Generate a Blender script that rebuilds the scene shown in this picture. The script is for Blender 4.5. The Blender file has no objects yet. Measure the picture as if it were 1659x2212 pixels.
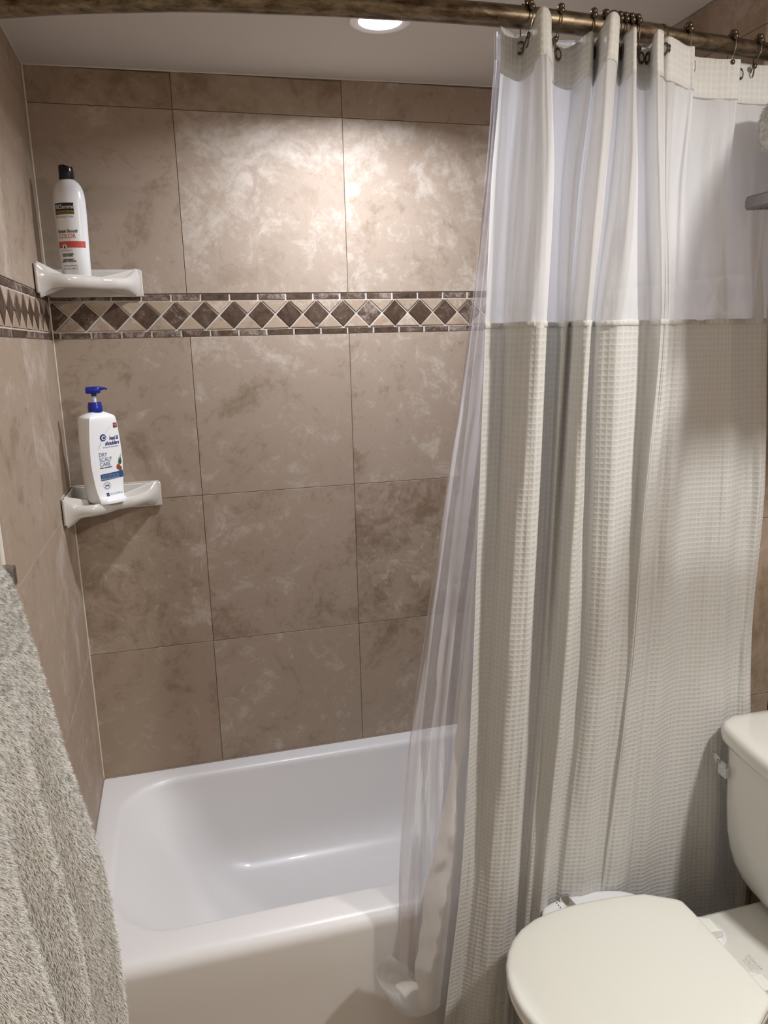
import bpy, bmesh, math, random
from mathutils import Vector, Matrix, noise
R = math.radians
PI = math.pi
scene = bpy.context.scene
col = scene.collection
random.seed(7)

# ------------------------------------------------------------------ camera
cam = bpy.data.cameras.new('camera')
cam.sensor_fit = 'HORIZONTAL'; cam.sensor_width = 36.0
cam.lens = 36.0 * 1649.7 / 1659.0
cam.clip_start = 0.02
camo = bpy.data.objects.new('camera', cam); col.objects.link(camo)
_yaw, _pit, _rol = .2582, -.2189, -.0249
_fw = Vector((math.sin(_yaw)*math.cos(_pit), math.cos(_yaw)*math.cos(_pit), math.sin(_pit)))
_rt = Vector((math.cos(_yaw), -math.sin(_yaw), 0)); _up = _rt.cross(_fw)
_r = _rt*math.cos(_rol) + _up*math.sin(_rol); _u = -_rt*math.sin(_rol) + _up*math.cos(_rol)
_m = Matrix((_r, _u, -_fw)).transposed().to_4x4()
_m.translation = Vector((.3106, -2.2598, 1.6621))
camo.matrix_world = _m
scene.camera = camo

# ------------------------------------------------------------------ world, light, exposure
world = bpy.data.worlds.new('world'); scene.world = world; world.use_nodes = True
world.node_tree.nodes['Background'].inputs[0].default_value = (1.0, .93, .84, 1)
world.node_tree.nodes['Background'].inputs[1].default_value = 0.0
def area(name, loc, size, power, color, rot=(0, 0, 0), shape='DISK', spread=PI):
    l = bpy.data.lights.new(name, 'AREA'); l.shape = shape; l.size = size
    l.energy = power; l.color = color; l.spread = spread
    o = bpy.data.objects.new(name, l); o.location = loc; o.rotation_euler = rot
    col.objects.link(o); return o
CAN = (.82, -.405)
area('shower_downlight', (CAN[0], CAN[1], 2.362), .085, 13.5, (.88, .915, 1.0), spread=R(156))
area('room_light', (1.53, -1.90, 2.335), .12, 28, (1.0, .98, .94))
area('fill_light', (.62, -2.35, 2.335), .16, 2.0, (1.0, .95, .87))  # added fill with no fixture, lifts the bath towel and tub apron
scene.view_settings.view_transform = 'Standard'
scene.view_settings.look = 'None'
scene.view_settings.gamma = 1
scene.view_settings.use_curve_mapping = False
scene.view_settings.exposure = 0.0

# ------------------------------------------------------------------ helpers
def link(name, me, mat=None, parent=None, smooth=False, loc=None):
    o = bpy.data.objects.new(name, me); col.objects.link(o)
    if mat is not None and not me.materials: me.materials.append(mat)
    if smooth:
        for p in me.polygons: p.use_smooth = True
    if parent is not None: o.parent = parent
    if loc is not None: o.location = loc
    return o
def tag(o, label=None, cat=None, group=None, kind=None):
    if label: o['label'] = label
    if cat: o['category'] = cat
    if group: o['group'] = group
    if kind: o['kind'] = kind
    return o
def empty(name, loc=(0, 0, 0), rz=0):
    o = bpy.data.objects.new(name, None); o.location = loc; o.rotation_euler = (0, 0, rz)
    o.empty_display_size = .02; col.objects.link(o); return o
def mesh_of(verts, faces, name='mesh'):
    me = bpy.data.meshes.new(name); me.from_pydata([tuple(v) for v in verts], [], faces); me.update(); return me
def from_bm(bm, name='mesh'):
    bmesh.ops.recalc_face_normals(bm, faces=bm.faces)
    me = bpy.data.meshes.new(name); bm.to_mesh(me); bm.free(); return me
def bm_box(bm, a, b, bevel=0, seg=1):
    r = bmesh.ops.create_cube(bm, size=1)
    for v in r['verts']:
        v.co = Vector([(a[i]+b[i])/2 + v.co[i]*(b[i]-a[i]) for i in range(3)])
    if bevel:
        es = list({e for v in r['verts'] for e in v.link_edges})
        bmesh.ops.bevel(bm, geom=es, offset=bevel, segments=seg, profile=.5, affect='EDGES')
def box(name, a, b, mat, parent=None, bevel=0, seg=1, smooth=False):
    bm = bmesh.new(); bm_box(bm, a, b, bevel, seg)
    return link(name, from_bm(bm, name), mat, parent, smooth)
def add_loops(bm, loops, cap0=True, cap1=True, closed=True):
    vs = [[bm.verts.new(p) for p in l] for l in loops]
    n = len(loops[0])
    for a, b in zip(vs[:-1], vs[1:]):
        for i in range(n if closed else n-1):
            j = (i+1) % n
            bm.faces.new((a[i], a[j], b[j], b[i]))
    if cap0: bm.faces.new(list(reversed(vs[0])))
    if cap1: bm.faces.new(vs[-1])
    return vs
def lathe(name, prof, mat, parent=None, n=28, loc=(0, 0, 0), axis='z', sx=1, sy=1, smooth=True):
    loops = []
    for r, z in prof:
        l = []
        for i in range(n):
            a = 2*PI*i/n; x, y = r*math.cos(a)*sx, r*math.sin(a)*sy
            p = (x, y, z) if axis == 'z' else ((z, x, y) if axis == 'x' else (x, z, y))
            l.append((p[0]+loc[0], p[1]+loc[1], p[2]+loc[2]))
        loops.append(l)
    bm = bmesh.new(); add_loops(bm, loops)
    o = link(name, from_bm(bm, name), mat, parent, False)
    if smooth: autosmooth(o)
    return o
def autosmooth(o, ang=38):
    me = o.data
    for p in me.polygons: p.use_smooth = True
    bm = bmesh.new(); bm.from_mesh(me)
    for e in bm.edges:
        if len(e.link_faces) == 2 and e.calc_face_angle(0) > R(ang): e.smooth = False
    bm.to_mesh(me); bm.free()
def tube_loops(pts, rad, n=10):
    pts = [Vector(p) for p in pts]; loops = []; ref = None
    for i, p in enumerate(pts):
        t = (pts[min(i+1, len(pts)-1)] - pts[max(i-1, 0)]).normalized()
        if ref is None:
            ref = Vector((0, 0, 1)) if abs(t.z) < .9 else Vector((1, 0, 0))
        nrm = (ref - t*ref.dot(t)).normalized(); ref = nrm; b = t.cross(nrm)
        rr = rad[i] if isinstance(rad, (list, tuple)) else rad
        loops.append([p + nrm*rr*math.cos(2*PI*k/n) + b*rr*math.sin(2*PI*k/n) for k in range(n)])
    return loops
def tube(name, pts, rad, mat, parent=None, n=10):
    bm = bmesh.new(); add_loops(bm, tube_loops(pts, rad, n))
    o = link(name, from_bm(bm, name), mat, parent); autosmooth(o, 50); return o
def cr(vals, t):
    """catmull-rom through a list of numbers at float index t"""
    n = len(vals); i = max(0, min(n-2, int(math.floor(t)))); f = t - i
    p0, p1, p2, p3 = vals[max(i-1, 0)], vals[i], vals[i+1], vals[min(i+2, n-1)]
    return .5*((2*p1) + (-p0+p2)*f + (2*p0-5*p1+4*p2-p3)*f*f + (-p0+3*p1-3*p2+p3)*f*f*f)
def lerp(xs, ys, x):
    if x <= xs[0]: return ys[0]
    for i in range(len(xs)-1):
        if x <= xs[i+1]: return ys[i] + (ys[i+1]-ys[i])*(x-xs[i])/(xs[i+1]-xs[i])
    return ys[-1]
def sstep(a, b, x):
    t = max(0, min(1, (x-a)/(b-a))); return t*t*(3-2*t)

# ------------------------------------------------------------------ materials
class NT:
    def __init__(s, name):
        s.m = bpy.data.materials.new(name); s.m.use_nodes = True
        s.t = s.m.node_tree; s.n = s.t.nodes; s.l = s.t.links
        s.p = s.n['Principled BSDF']; s.out = s.n['Material Output']
    def node(s, typ, **kw):
        x = s.n.new(typ)
        for k, v in kw.items(): setattr(x, k, v)
        return x
    def link(s, a, b): s.l.new(a, b)
    def setin(s, node, key, v):
        if hasattr(v, 'is_linked') or isinstance(v, bpy.types.NodeSocket): s.l.new(v, node.inputs[key])
        else: node.inputs[key].default_value = v
    def math(s, op, a, b=0.0, c=None):
        x = s.node('ShaderNodeMath', operation=op)
        s.setin(x, 0, a); s.setin(x, 1, b)
        if c is not None: s.setin(x, 2, c)
        return x.outputs[0]
    def noise(s, vec, scale, detail=4, rough=.5, dist=0.0):
        x = s.node('ShaderNodeTexNoise'); s.setin(x, 'Vector', vec)
        x.inputs['Scale'].default_value = scale; x.inputs['Detail'].default_value = detail
        x.inputs['Roughness'].default_value = rough; x.inputs['Distortion'].default_value = dist
        return x.outputs[0]
    def ramp(s, fac, stops):
        x = s.node('ShaderNodeValToRGB'); s.setin(x, 0, fac)
        el = x.color_ramp.elements
        while len(el) < len(stops): el.new(.5)
        for e, (p, c) in zip(el, stops):
            e.position = p; e.color = c if len(c) == 4 else (*c, 1)
        return x.outputs[0]
    def mix(s, fac, a, b, blend='MIX'):
        x = s.node('ShaderNodeMix', data_type='RGBA', blend_type=blend)
        s.setin(x, 0, fac)
        for k, v in ((6, a), (7, b)):
            if isinstance(v, tuple): x.inputs[k].default_value = v if len(v) == 4 else (*v, 1)
            else: s.link(v, x.inputs[k])
        return x.outputs[2]
    def bump(s, h, strength, dist=.001):
        x = s.node('ShaderNodeBump'); s.link(h, x.inputs['Height'])
        x.inputs['Strength'].default_value = strength; x.inputs['Distance'].default_value = dist
        s.link(x.outputs[0], s.p.inputs['Normal']); return x
    def pos(s): return s.node('ShaderNodeNewGeometry').outputs['Position']
def simple(name, c, rough=.5, metal=0, spec=.5, coat=0, noise_amt=.04, nscale=30):
    t = NT(name)
    n = t.noise(t.pos(), nscale, 4)
    d = tuple(max(0, v*(1-noise_amt)) for v in c)
    t.link(t.mix(n, d, c), t.p.inputs['Base Color'])
    t.p.inputs['Roughness'].default_value = rough; t.p.inputs['Metallic'].default_value = metal
    t.p.inputs['Specular IOR Level'].default_value = spec; t.p.inputs['Coat Weight'].default_value = coat
    return t.m
def travertine(name, dark, mid, light, s=1.0, rough=.46, pits=.25):
    t = NT(name); t.p.inputs['Specular IOR Level'].default_value = .27
    oi = t.node('ShaderNodeObjectInfo')
    off = t.node('ShaderNodeVectorMath', operation='SCALE')
    comb = t.node('ShaderNodeCombineXYZ')
    t.link(oi.outputs['Random'], comb.inputs[0]); t.link(t.math('MULTIPLY', oi.outputs['Random'], 3.7), comb.inputs[1])
    t.link(t.math('MULTIPLY', oi.outputs['Random'], 7.1), comb.inputs[2])
    t.link(comb.outputs[0], off.inputs[0]); off.inputs['Scale'].default_value = 13
    add = t.node('ShaderNodeVectorMath', operation='ADD')
    t.link(t.pos(), add.inputs[0]); t.link(off.outputs[0], add.inputs[1]); v = add.outputs[0]
    big = t.noise(v, 3.2*s, 9, .62, 1.3)
    med = t.noise(v, 11*s, 10, .68, 2.2)
    fine = t.noise(v, 48*s, 8, .7, .8)
    f = t.math('ADD', t.math('MULTIPLY', big, .55), t.math('ADD', t.math('MULTIPLY', med, .34), t.math('MULTIPLY', fine, .20)))
    sep = t.node('ShaderNodeSeparateColor'); t.link(oi.outputs['Color'], sep.inputs[0])
    f = t.math('ADD', f, t.math('SUBTRACT', sep.outputs[0], .5))
    c = t.ramp(f, [(.40, dark), (.53, mid), (.60, mid), (.72, light)])
    # soft calcite patches with ragged outlines
    pa = t.math('ADD', t.noise(v, 15*s, 12, .78, .9), t.math('MULTIPLY', t.math('SUBTRACT', big, .5), .9))
    patch = t.math('MINIMUM', t.math('MAXIMUM', t.math('MULTIPLY', t.math('SUBTRACT', pa, .575), 9.0), 0.0), 1.0)
    c = t.mix(t.math('MULTIPLY', patch, t.math('ADD', .15, t.math('MULTIPLY', sep.outputs[2], .5))), c, (light[0]*1.08, light[1]*1.08, light[2]*1.08))
    pb = t.math('ADD', t.noise(v, 19*s, 12, .78, .7), t.math('MULTIPLY', t.math('SUBTRACT', big, .5), .9))
    dp = t.math('MINIMUM', t.math('MAXIMUM', t.math('MULTIPLY', t.math('SUBTRACT', .43, pb), 8.0), 0.0), 1.0)
    c = t.mix(t.math('MULTIPLY', dp, t.math('ADD', .30, t.math('MULTIPLY', sep.outputs[2], .5))), c, (dark[0]*1.1, dark[1]*1.1, dark[2]*1.1))
    # warm/cool drift per tile
    c = t.mix(t.math('MULTIPLY', sep.outputs[1], .45), c, (dark[0]*1.25, dark[1]*1.1, dark[2]*.78))
    pit = t.noise(v, 120*s, 3, .6)
    pm = t.math('MULTIPLY', t.math('GREATER_THAN', pit, .70), pits)
    c = t.mix(pm, c, (dark[0]*.6, dark[1]*.55, dark[2]*.5))
    t.link(c, t.p.inputs['Base Color'])
    t.link(t.math('ADD', rough-.06, t.math('MULTIPLY', fine, .14)), t.p.inputs['Roughness'])
    t.bump(t.math('SUBTRACT', t.math('MULTIPLY', fine, .25), pm), .22, .0012)
    return t.m
M = {}
M['tile'] = travertine('travertine', (.215, .155, .105), (.385, .305, .238), (.545, .475, .41), rough=.55)
M['dark_stone'] = travertine('dark_tumbled_stone', (.040, .022, .013), (.095, .060, .040), (.36, .29, .24), s=7, rough=.5, pits=.7)
M['pale_stone'] = travertine('pale_tumbled_stone', (.27, .195, .14), (.40, .31, .235), (.58, .49, .41), s=4, rough=.5, pits=.4)
M['grout'] = simple('border_grout', (.58, .52, .46), .8)
M['joint'] = simple('tile_joint', (.33, .265, .205), .85)
M['caulk'] = simple('corner_caulk', (.66, .60, .50), .6)
M['ceiling'] = simple('ceiling_paint', (.60, .565, .52), .85, noise_amt=.03, nscale=200)
M['paint'] = simple('wall_paint', (.62, .56, .46), .8)
M['trim'] = simple('white_trim', (.75, .72, .66), .5)
M['floor'] = travertine('floor_stone', (.20, .14, .10), (.36, .28, .21), (.5, .42, .34))
M['enamel'] = simple('tub_enamel', (.80, .785, .78), .34, coat=.06, noise_amt=.01)
M['china'] = simple('toilet_china', (.76, .755, .72), .10, coat=.5, noise_amt=.01)
M['seat'] = simple('seat_plastic', (.875, .89, .845), .3, noise_amt=.01)
M['shelf_china'] = simple('shelf_china', (.62, .585, .53), .12, coat=.5, noise_amt=.02)
M['white_plastic'] = simple('white_plastic', (.86, .87, .90), .3, noise_amt=.01)
M['bottle'] = simple('white_bottle_plastic', (.85, .855, .86), .25, noise_amt=.01)
M['black_cap'] = simple('black_cap_plastic', (.006, .006, .008), .22)
M['blue'] = simple('blue_pump_plastic', (.010, .022, .27), .25)
M['clear'] = simple('pump_stem', (.78, .80, .84), .2)
M['ink_black'] = simple('ink_black', (.012, .012, .014), .4)
M['ink_gold'] = simple('ink_gold', (.30, .22, .07), .3, metal=.6)
M['ink_red'] = simple('ink_red', (.56, .085, .06), .4)
M['ink_white'] = simple('ink_white', (.85, .85, .85), .4)
M['ink_navy'] = simple('ink_navy', (.012, .03, .16), .4)
M['ink_blue'] = simple('ink_blue', (.02, .085, .24), .4)
M['ink_steel'] = simple('ink_steel_blue', (.10, .15, .28), .4)
M['ink_grey'] = simple('ink_grey', (.42, .42, .46), .3)
M['ink_maroon'] = simple('ink_maroon', (.22, .01, .02), .4)
M['almond'] = simple('almond_brown', (.34, .09, .03), .5, noise_amt=.4, nscale=300)
M['leaf'] = simple('leaf_green', (.03, .10, .04), .5)
M['chrome'] = simple('chrome', (.62, .62, .62), .12, metal=1, noise_amt=.02)
M['nickel'] = simple('brushed_nickel', (.36, .345, .33), .28, metal=1, noise_amt=.12, nscale=80)
M['rack_metal'] = simple('rack_satin_metal', (.28, .265, .25), .42, metal=.85, noise_amt=.1, nscale=60)
def brass():
    t = NT('tarnished_brass')
    tc = t.pos(); mp = t.node('ShaderNodeMapping'); t.link(tc, mp.inputs[0]); mp.inputs['Scale'].default_value = (.35, 1, 1)
    n = t.noise(mp.outputs[0], 70, 8, .65, .4); n2 = t.noise(mp.outputs[0], 260, 4, .6)
    c = t.ramp(n, [(.33, (.07, .04, .025)), (.46, (.14, .105, .07)), (.60, (.235, .185, .125)), (.75, (.34, .275, .195))])
    sp = t.math('GREATER_THAN', n2, .63)
    c = t.mix(t.math('MULTIPLY', sp, .5), c, (.10, .055, .03))
    t.link(c, t.p.inputs['Base Color']); t.p.inputs['Metallic'].default_value = .9
    t.link(t.math('ADD', .22, t.math('MULTIPLY', n, .3)), t.p.inputs['Roughness'])
    t.bump(n2, .25, .0006); return t.m
M['brass'] = brass()
M['bronze'] = simple('ring_bronze', (.20, .155, .115), .3, metal=.95, noise_amt=.35, nscale=150)
def cloth(name, color, waffle=False, transp=0.0, transl=.3, rough=.8, gloss=0.0, header=False, weave=True):
    t = NT(name)
    t.n.remove(t.p)
    uv = t.node('ShaderNodeUVMap').outputs[0]
    sep = t.node('ShaderNodeSeparateXYZ'); t.link(uv, sep.inputs[0])
    bmp = t.node('ShaderNodeBump')
    cc = None
    if waffle:
        P = .0112
        su = t.math('ABSOLUTE', t.math('SINE', t.math('MULTIPLY', sep.outputs[0], PI/P)))
        sv = t.math('ABSOLUTE', t.math('SINE', t.math('MULTIPLY', sep.outputs[1], PI/P)))
        h = t.math('MULTIPLY', t.math('POWER', su, .85), t.math('POWER', sv, .7))   # 1 = cell centre (pit)
        hi = t.math('SUBTRACT', 1.0, h)
        n = t.noise(uv, 700, 2)
        t.link(t.math('ADD', hi, t.math('MULTIPLY', n, .12)), bmp.inputs['Height'])
        bmp.inputs['Strength'].default_value = .5 if not header else .5; bmp.inputs['Distance'].default_value = .0019
        cc = t.mix(h, color, tuple(v*.90 for v in color))  # shading of the cell pits put into the weave colour
    else:
        n = t.noise(uv, 1200, 2)
        mp = t.node('ShaderNodeMapping'); t.link(uv, mp.inputs[0]); mp.inputs['Scale'].default_value = (1, .16, 1)
        w = t.noise(mp.outputs[0], 14, 5, .55, .6)
        t.link(t.math('ADD', t.math('MULTIPLY', w, 6.0), t.math('MULTIPLY', n, .05)), bmp.inputs['Height'])
        bmp.inputs['Strength'].default_value = .5; bmp.inputs['Distance'].default_value = .0022
    d = t.node('ShaderNodeBsdfDiffuse'); tr = t.node('ShaderNodeBsdfTranslucent')
    for x in (d, tr):
        if cc is not None: t.link(cc, x.inputs['Color'])
        else: x.inputs['Color'].default_value = (*color, 1)
        t.link(bmp.outputs[0], x.inputs['Normal'])
    m = t.node('ShaderNodeMixShader'); m.inputs[0].default_value = transl
    t.link(d.outputs[0], m.inputs[1]); t.link(tr.outputs[0], m.inputs[2]); last = m.outputs[0]
    if gloss:
        g = t.node('ShaderNodeBsdfGlossy'); g.inputs['Roughness'].default_value = rough
        t.link(bmp.outputs[0], g.inputs['Normal'])
        fr = t.node('ShaderNodeFresnel'); fr.inputs[0].default_value = 1.45
        m2 = t.node('ShaderNodeMixShader'); t.link(t.math('MULTIPLY', fr.outputs[0], gloss), m2.inputs[0])
        t.link(last, m2.inputs[1]); t.link(g.outputs[0], m2.inputs[2]); last = m2.outputs[0]
    if transp:
        tp = t.node('ShaderNodeBsdfTransparent'); tp.inputs[0].default_value = (.97, .97, 1, 1)
        m3 = t.node('ShaderNodeMixShader'); m3.inputs[0].default_value = transp
        t.link(last, m3.inputs[1]); t.link(tp.outputs[0], m3.inputs[2]); last = m3.outputs[0]
    t.link(last, t.out.inputs[0]); return t.m
M['waffle'] = cloth('waffle_weave_cotton', (.85, .84, .82), waffle=True, transl=.36)
M['header'] = cloth('waffle_header', (.85, .84, .82), waffle=True, transl=.22, header=True)
M['sheer'] = cloth('sheer_voile', (.86, .86, .86), transp=.21, transl=.42)
M['liner'] = cloth('frosted_vinyl_liner', (.80, .79, .84), transp=.46, transl=.45, gloss=.8, rough=.25)
M['liner_hem'] = cloth('white_liner_hem', (.84, .82, .80), transp=.10, transl=.4, gloss=.5, rough=.3)
def terry(name, c):
    t = NT(name); n = t.noise(t.pos(), 160, 6, .65); n2 = t.noise(t.pos(), 28, 5)
    f = t.math('ADD', t.math('MULTIPLY', n, .6), t.math('MULTIPLY', n2, .4))
    t.link(t.ramp(f, [(.3, tuple(v*.86 for v in c)), (.6, c)]), t.p.inputs['Base Color'])
    t.p.inputs['Roughness'].default_value = .95; t.p.inputs['Specular IOR Level'].default_value = .1
    t.p.inputs['Sheen Weight'].default_value = .3
    t.bump(t.math('ADD', n, n2), .9, .004); return t.m
M['terry'] = terry('plush_terry', (.90, .875, .82))
M['terry_white'] = terry('white_terry', (.82, .80, .76))
def lamp_mat():
    t = NT('lamp_lens'); t.p.inputs['Base Color'].default_value = (1, 1, 1, 1)
    t.p.inputs['Emission Color'].default_value = (.9, .95, 1, 1); t.p.inputs['Emission Strength'].default_value = 6
    return t.m
M['lens'] = lamp_mat()

# ------------------------------------------------------------------ room shell
T = .38                      # tub rim height
XA, XR = 1.524, 1.68         # alcove end wall, room right wall
YF = -.80                    # tub front
ZA, B1, B2, ZC, ZD = 1.894+T, 1.4257+T, 1.3093+T, .857+T, .403+T
HC = 2.362
CS = .013                    # the ceiling runs slightly out of level
def ceil_z(x): return HC + CS*x
XP = -.90
def struct(o): o['kind'] = 'structure'; return o
bm = bmesh.new()
add_loops(bm, [[(-.14, -3.3, ceil_z(-.14)), (1.9, -3.3, ceil_z(1.9)), (1.9, .12, ceil_z(1.9)), (-.14, .12, ceil_z(-.14))],
               [(-.14, -3.3, 2.5), (1.9, -3.3, 2.5), (1.9, .12, 2.5), (-.14, .12, 2.5)]])
struct(link('ceiling', from_bm(bm), M['ceiling']))
floor = struct(box('floor', (-.14, -3.3, -.1), (1.9, .12, -.008), M['joint']))
TH = .009                    # tile thickness; finished faces are at the nominal planes
wall_back = struct(box('wall_back', (-.12, .0085-.0025, -.0075), (1.9, .12, 2.38), M['joint']))
wall_left = struct(box('wall_left', (-.14, -3.2, -.0075), (-.0045, .005, 2.359), M['joint']))
bm = bmesh.new()
bm_box(bm, (XA+.0045, -.795, -.0075), (1.9, .005, 2.375))
bm_box(bm, (XR+.0045, -3.2, -.0075), (1.9, -.80, 2.375))
wall_right = struct(link('wall_right', from_bm(bm), M['joint']))
struct(box('wall_front', (-.12, -3.3, -.0075), (1.9, -3.205, 2.358), M['paint']))

def tile_box(a, b, bev=.0009):
    bm = bmesh.new(); bm_box(bm, a, b, bev, 1); return from_bm(bm, 'tile')
def tile(name, mp, parent, u0, u1, z0, z1, mat, tone=.5, warm=0., th=.010, gap=.0006, proud=0., pat=.15):
    """mp maps (u, d, z): u along the wall, d out of the wall"""
    bm = bmesh.new(); bm_box(bm, (u0+gap, -.0035, z0+gap), (u1-gap, .0+proud, z1-gap), .0008, 1)
    for v in bm.verts: v.co = Vector(mp(v.co.x, v.co.y, v.co.z))
    o = link(name, from_bm(bm, name), mat, parent); o.color = (tone, warm, pat, 1); return o
def prism(name, mp, parent, pts, mat, tone=.5, warm=0., proud=0.):
    """polygon pts (u, z) extruded out of the wall with a chamfered tumbled edge"""
    c = Vector((sum(p[0] for p in pts)/len(pts), sum(p[1] for p in pts)/len(pts)))
    def ins(d): return [((Vector(p)-c)*(1-d/max((Vector(p)-c).length, .004))+c) for p in pts]
    l0 = [mp(p[0], -.004, p[1]) for p in pts]
    l1 = [mp(p[0], proud-.0012, p[1]) for p in pts]
    l2 = [mp(p[0], proud, p[1]) for p in ins(.0018)]
    bm = bmesh.new(); add_loops(bm, [l0, l1, l2])
    o = link(name, from_bm(bm, name), mat, parent); o.color = (tone, warm, 0, 1); return o
def back_map(u, d, z): return (u, -d, z)
def left_map(u, d, z): return (d, -u, z)         # u = distance from the back corner
def right_map(x0):
    return lambda u, d, z: (x0-d, -u, z)
rt_ = random.Random(11)
def jt(a, b): return rt_.uniform(a, b)
# main tiles
tones = {(0, 0): (.46, .55), (1, 0): (.47, .4), (2, 0): (.50, .25), (3, 0): (.5, .2),
         (0, 1): (.50, .18), (1, 1): (.585, .0), (2, 1): (.57, .0), (3, 1): (.55, 0),
         (0, 2): (.50, .15), (1, 2): (.535, .10), (2, 2): (.53, .05), (3, 2): (.5, .1),
         (0, 3): (.46, .35), (1, 3): (.49, .15), (2, 3): (.455, .15), (3, 3): (.5, .1),
         (0, 4): (.505, .50), (1, 4): (.55, .16), (2, 4): (.48, .2), (3, 4): (.5, .1)}
X1 = .3582
rows = [(ZA, 2.385), (B1, ZA), (ZC, B2), (ZD, ZC), (T-.004, ZD)]
xs = [0.0, X1, X1+.457, X1+.914, XA]
for r_i, (z0, z1) in enumerate(rows):
    for c_i in range(4):
        a, b = xs[c_i], xs[c_i+1]
        zz1 = z1 if r_i else ceil_z(a)-.0012
        to, wa = tones[(c_i, r_i)]
        tile('tile', back_map, wall_back, a, b, z0, zz1, M['tile'], to, wa, proud=jt(-.0003, .0003), pat={(0, 3): 1., (1, 3): .45, (2, 3): .9, (2, 2): .8, (2, 1): .5, (0, 2): .5, (2, 0): .6, (0, 0): .6, (1, 4): 0, (1, 1): .08}.get((c_i, r_i), .15))
us = [0.0, .4524, .871]
for r_i, (z0, z1) in enumerate(rows):
    for c_i in range(2):
        zz1 = z1 if r_i else ceil_z(0)-.0012
        tile('tile', left_map, wall_left, us[c_i], us[c_i+1], z0 if r_i < 4 else T-.004, zz1, M['tile'],
             .535+jt(-.03, .03), jt(.15, .35), proud=jt(-.0003, .0003))
tile('tile', left_map, wall_left, .802, .871, 0, T-.004, M['tile'], .52, .3)
for r_i, (z0, z1) in enumerate(rows):
    for c_i in range(2):
        zz1 = z1 if r_i else ceil_z(XA)-.0012
        tile('tile', right_map(XA), wall_right, [0, .4524][c_i], [.4524, .80][c_i], z0, zz1, M['tile'], .5+jt(-.03, .03), jt(.2, .4))
    tile('tile', back_map if False else (lambda u, d, z: (u, -.80-d, z)), wall_right, XA, XR, z0, zz1, M['tile'], .48, .35)
tile('tile', (lambda u, d, z: (u, -.80-d, z)), wall_right, XA, XR, 0, T-.004, M['tile'], .48, .35)
rr = [(0, T-.004)] + [(T-.004, ZD), (ZD, ZC), (ZC, B2), (B1, ZA), (ZA, ceil_z(XR)-.0012)]
for (z0, z1) in rr:
    for k in range(5):
        tile('tile', right_map(XR), wall_right, .80+k*.457, .80+min((k+1)*.457, 2.39), z0, z1, M['tile'], .5+jt(-.03, .03), jt(.2, .4))
# mosaic border
PER = .0790
def border(mp, parent, u0, u1, phase, ends=True):
    h = B1-B2; s = .0152; g = .0040
    # bed of pale grout
    bm = bmesh.new(); bm_box(bm, (u0, -.0036, B2+.0006), (u1, -.0026, B1-.0006))
    for v in bm.verts: v.co = Vector(mp(v.co.x, v.co.y, v.co.z))
    link('grout_bed', from_bm(bm), M['grout'], parent)
    # strips top and bottom
    for zt, ph in ((B2+.0015, phase+.012), (B1-.0015-s, phase-.008)):
        k = math.floor((u0-ph)/PER)
        while ph+k*PER < u1:
            a = max(ph+k*PER+g*.5, u0+.001); b = min(ph+(k+1)*PER-g*.5, u1-.001)
            if b-a > .006:
                dark = rt_.random() < .8
                q = [(a+jt(0, .001), zt+jt(0, .0006)), (b-jt(0, .001), zt+jt(0, .0006)), (b-jt(0, .001), zt+s-jt(0, .0008)), (a+jt(0, .001), zt+s-jt(0, .0008))]
                prism('strip', mp, parent, q, M['dark_stone'], .50+jt(-.05, .10) if dark else .6, jt(0, .4), proud=jt(-.0008, .0006))
            k += 1
    zb, zt = B2+.0015+s+g, B1-.0015-s-g; zm = (zb+zt)/2
    hw = PER/2; e = g*.62
    k = math.floor((u0-phase)/PER)-1
    def clip(poly):
        def cut(poly, lim, sign):
            out = []
            for i in range(len(poly)):
                p, q = poly[i], poly[(i+1) % len(poly)]
                ip, iq = sign*(p[0]-lim) >= 0, sign*(q[0]-lim) >= 0
                if ip: out.append(p)
                if ip != iq:
                    t = (lim-p[0])/(q[0]-p[0]); out.append((lim, p[1]+t*(q[1]-p[1])))
            return out
        poly = cut(poly, u0+.001, 1)
        return cut(poly, u1-.001, -1) if poly else poly
    while phase+k*PER-hw < u1:
        c = phase+k*PER
        dm = clip([(c-hw+e*1.3, zm), (c, zb+e*.4), (c+hw-e*1.3, zm), (c, zt-e*.4)])
        if len(dm) >= 3 and max(p[0] for p in dm)-min(p[0] for p in dm) > .008:
            prism('diamond', mp, parent, dm, M['dark_stone'], .5+jt(-.06, .09), jt(0, .5), proud=jt(-.0006, .0008))
        for z_e, z_i in ((zt, zm), (zb, zm)):
            tr = clip([(c+e*1.5, z_e), (c+PER-e*1.5, z_e), (c+hw, z_i+(e*1.3 if z_e > z_i else -e*1.3))])
            if z_e < z_i: tr = [tr[0]]+tr[:0:-1] if tr else tr
            if len(tr) >= 3 and max(p[0] for p in tr)-min(p[0] for p in tr) > .010:
                prism('triangle', mp, parent, tr, M['pale_stone'], .5+jt(-.05, .1), jt(0, .5), proud=jt(-.0006, .0006))
        k += 1
border(back_map, wall_back, 0, XA, .0085)
border(left_map, wall_left, 0, .871, .050)
border(right_map(XA), wall_right, 0, .80, .02)
border(right_map(XR), wall_right, .80, 1.5, .02)
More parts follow.
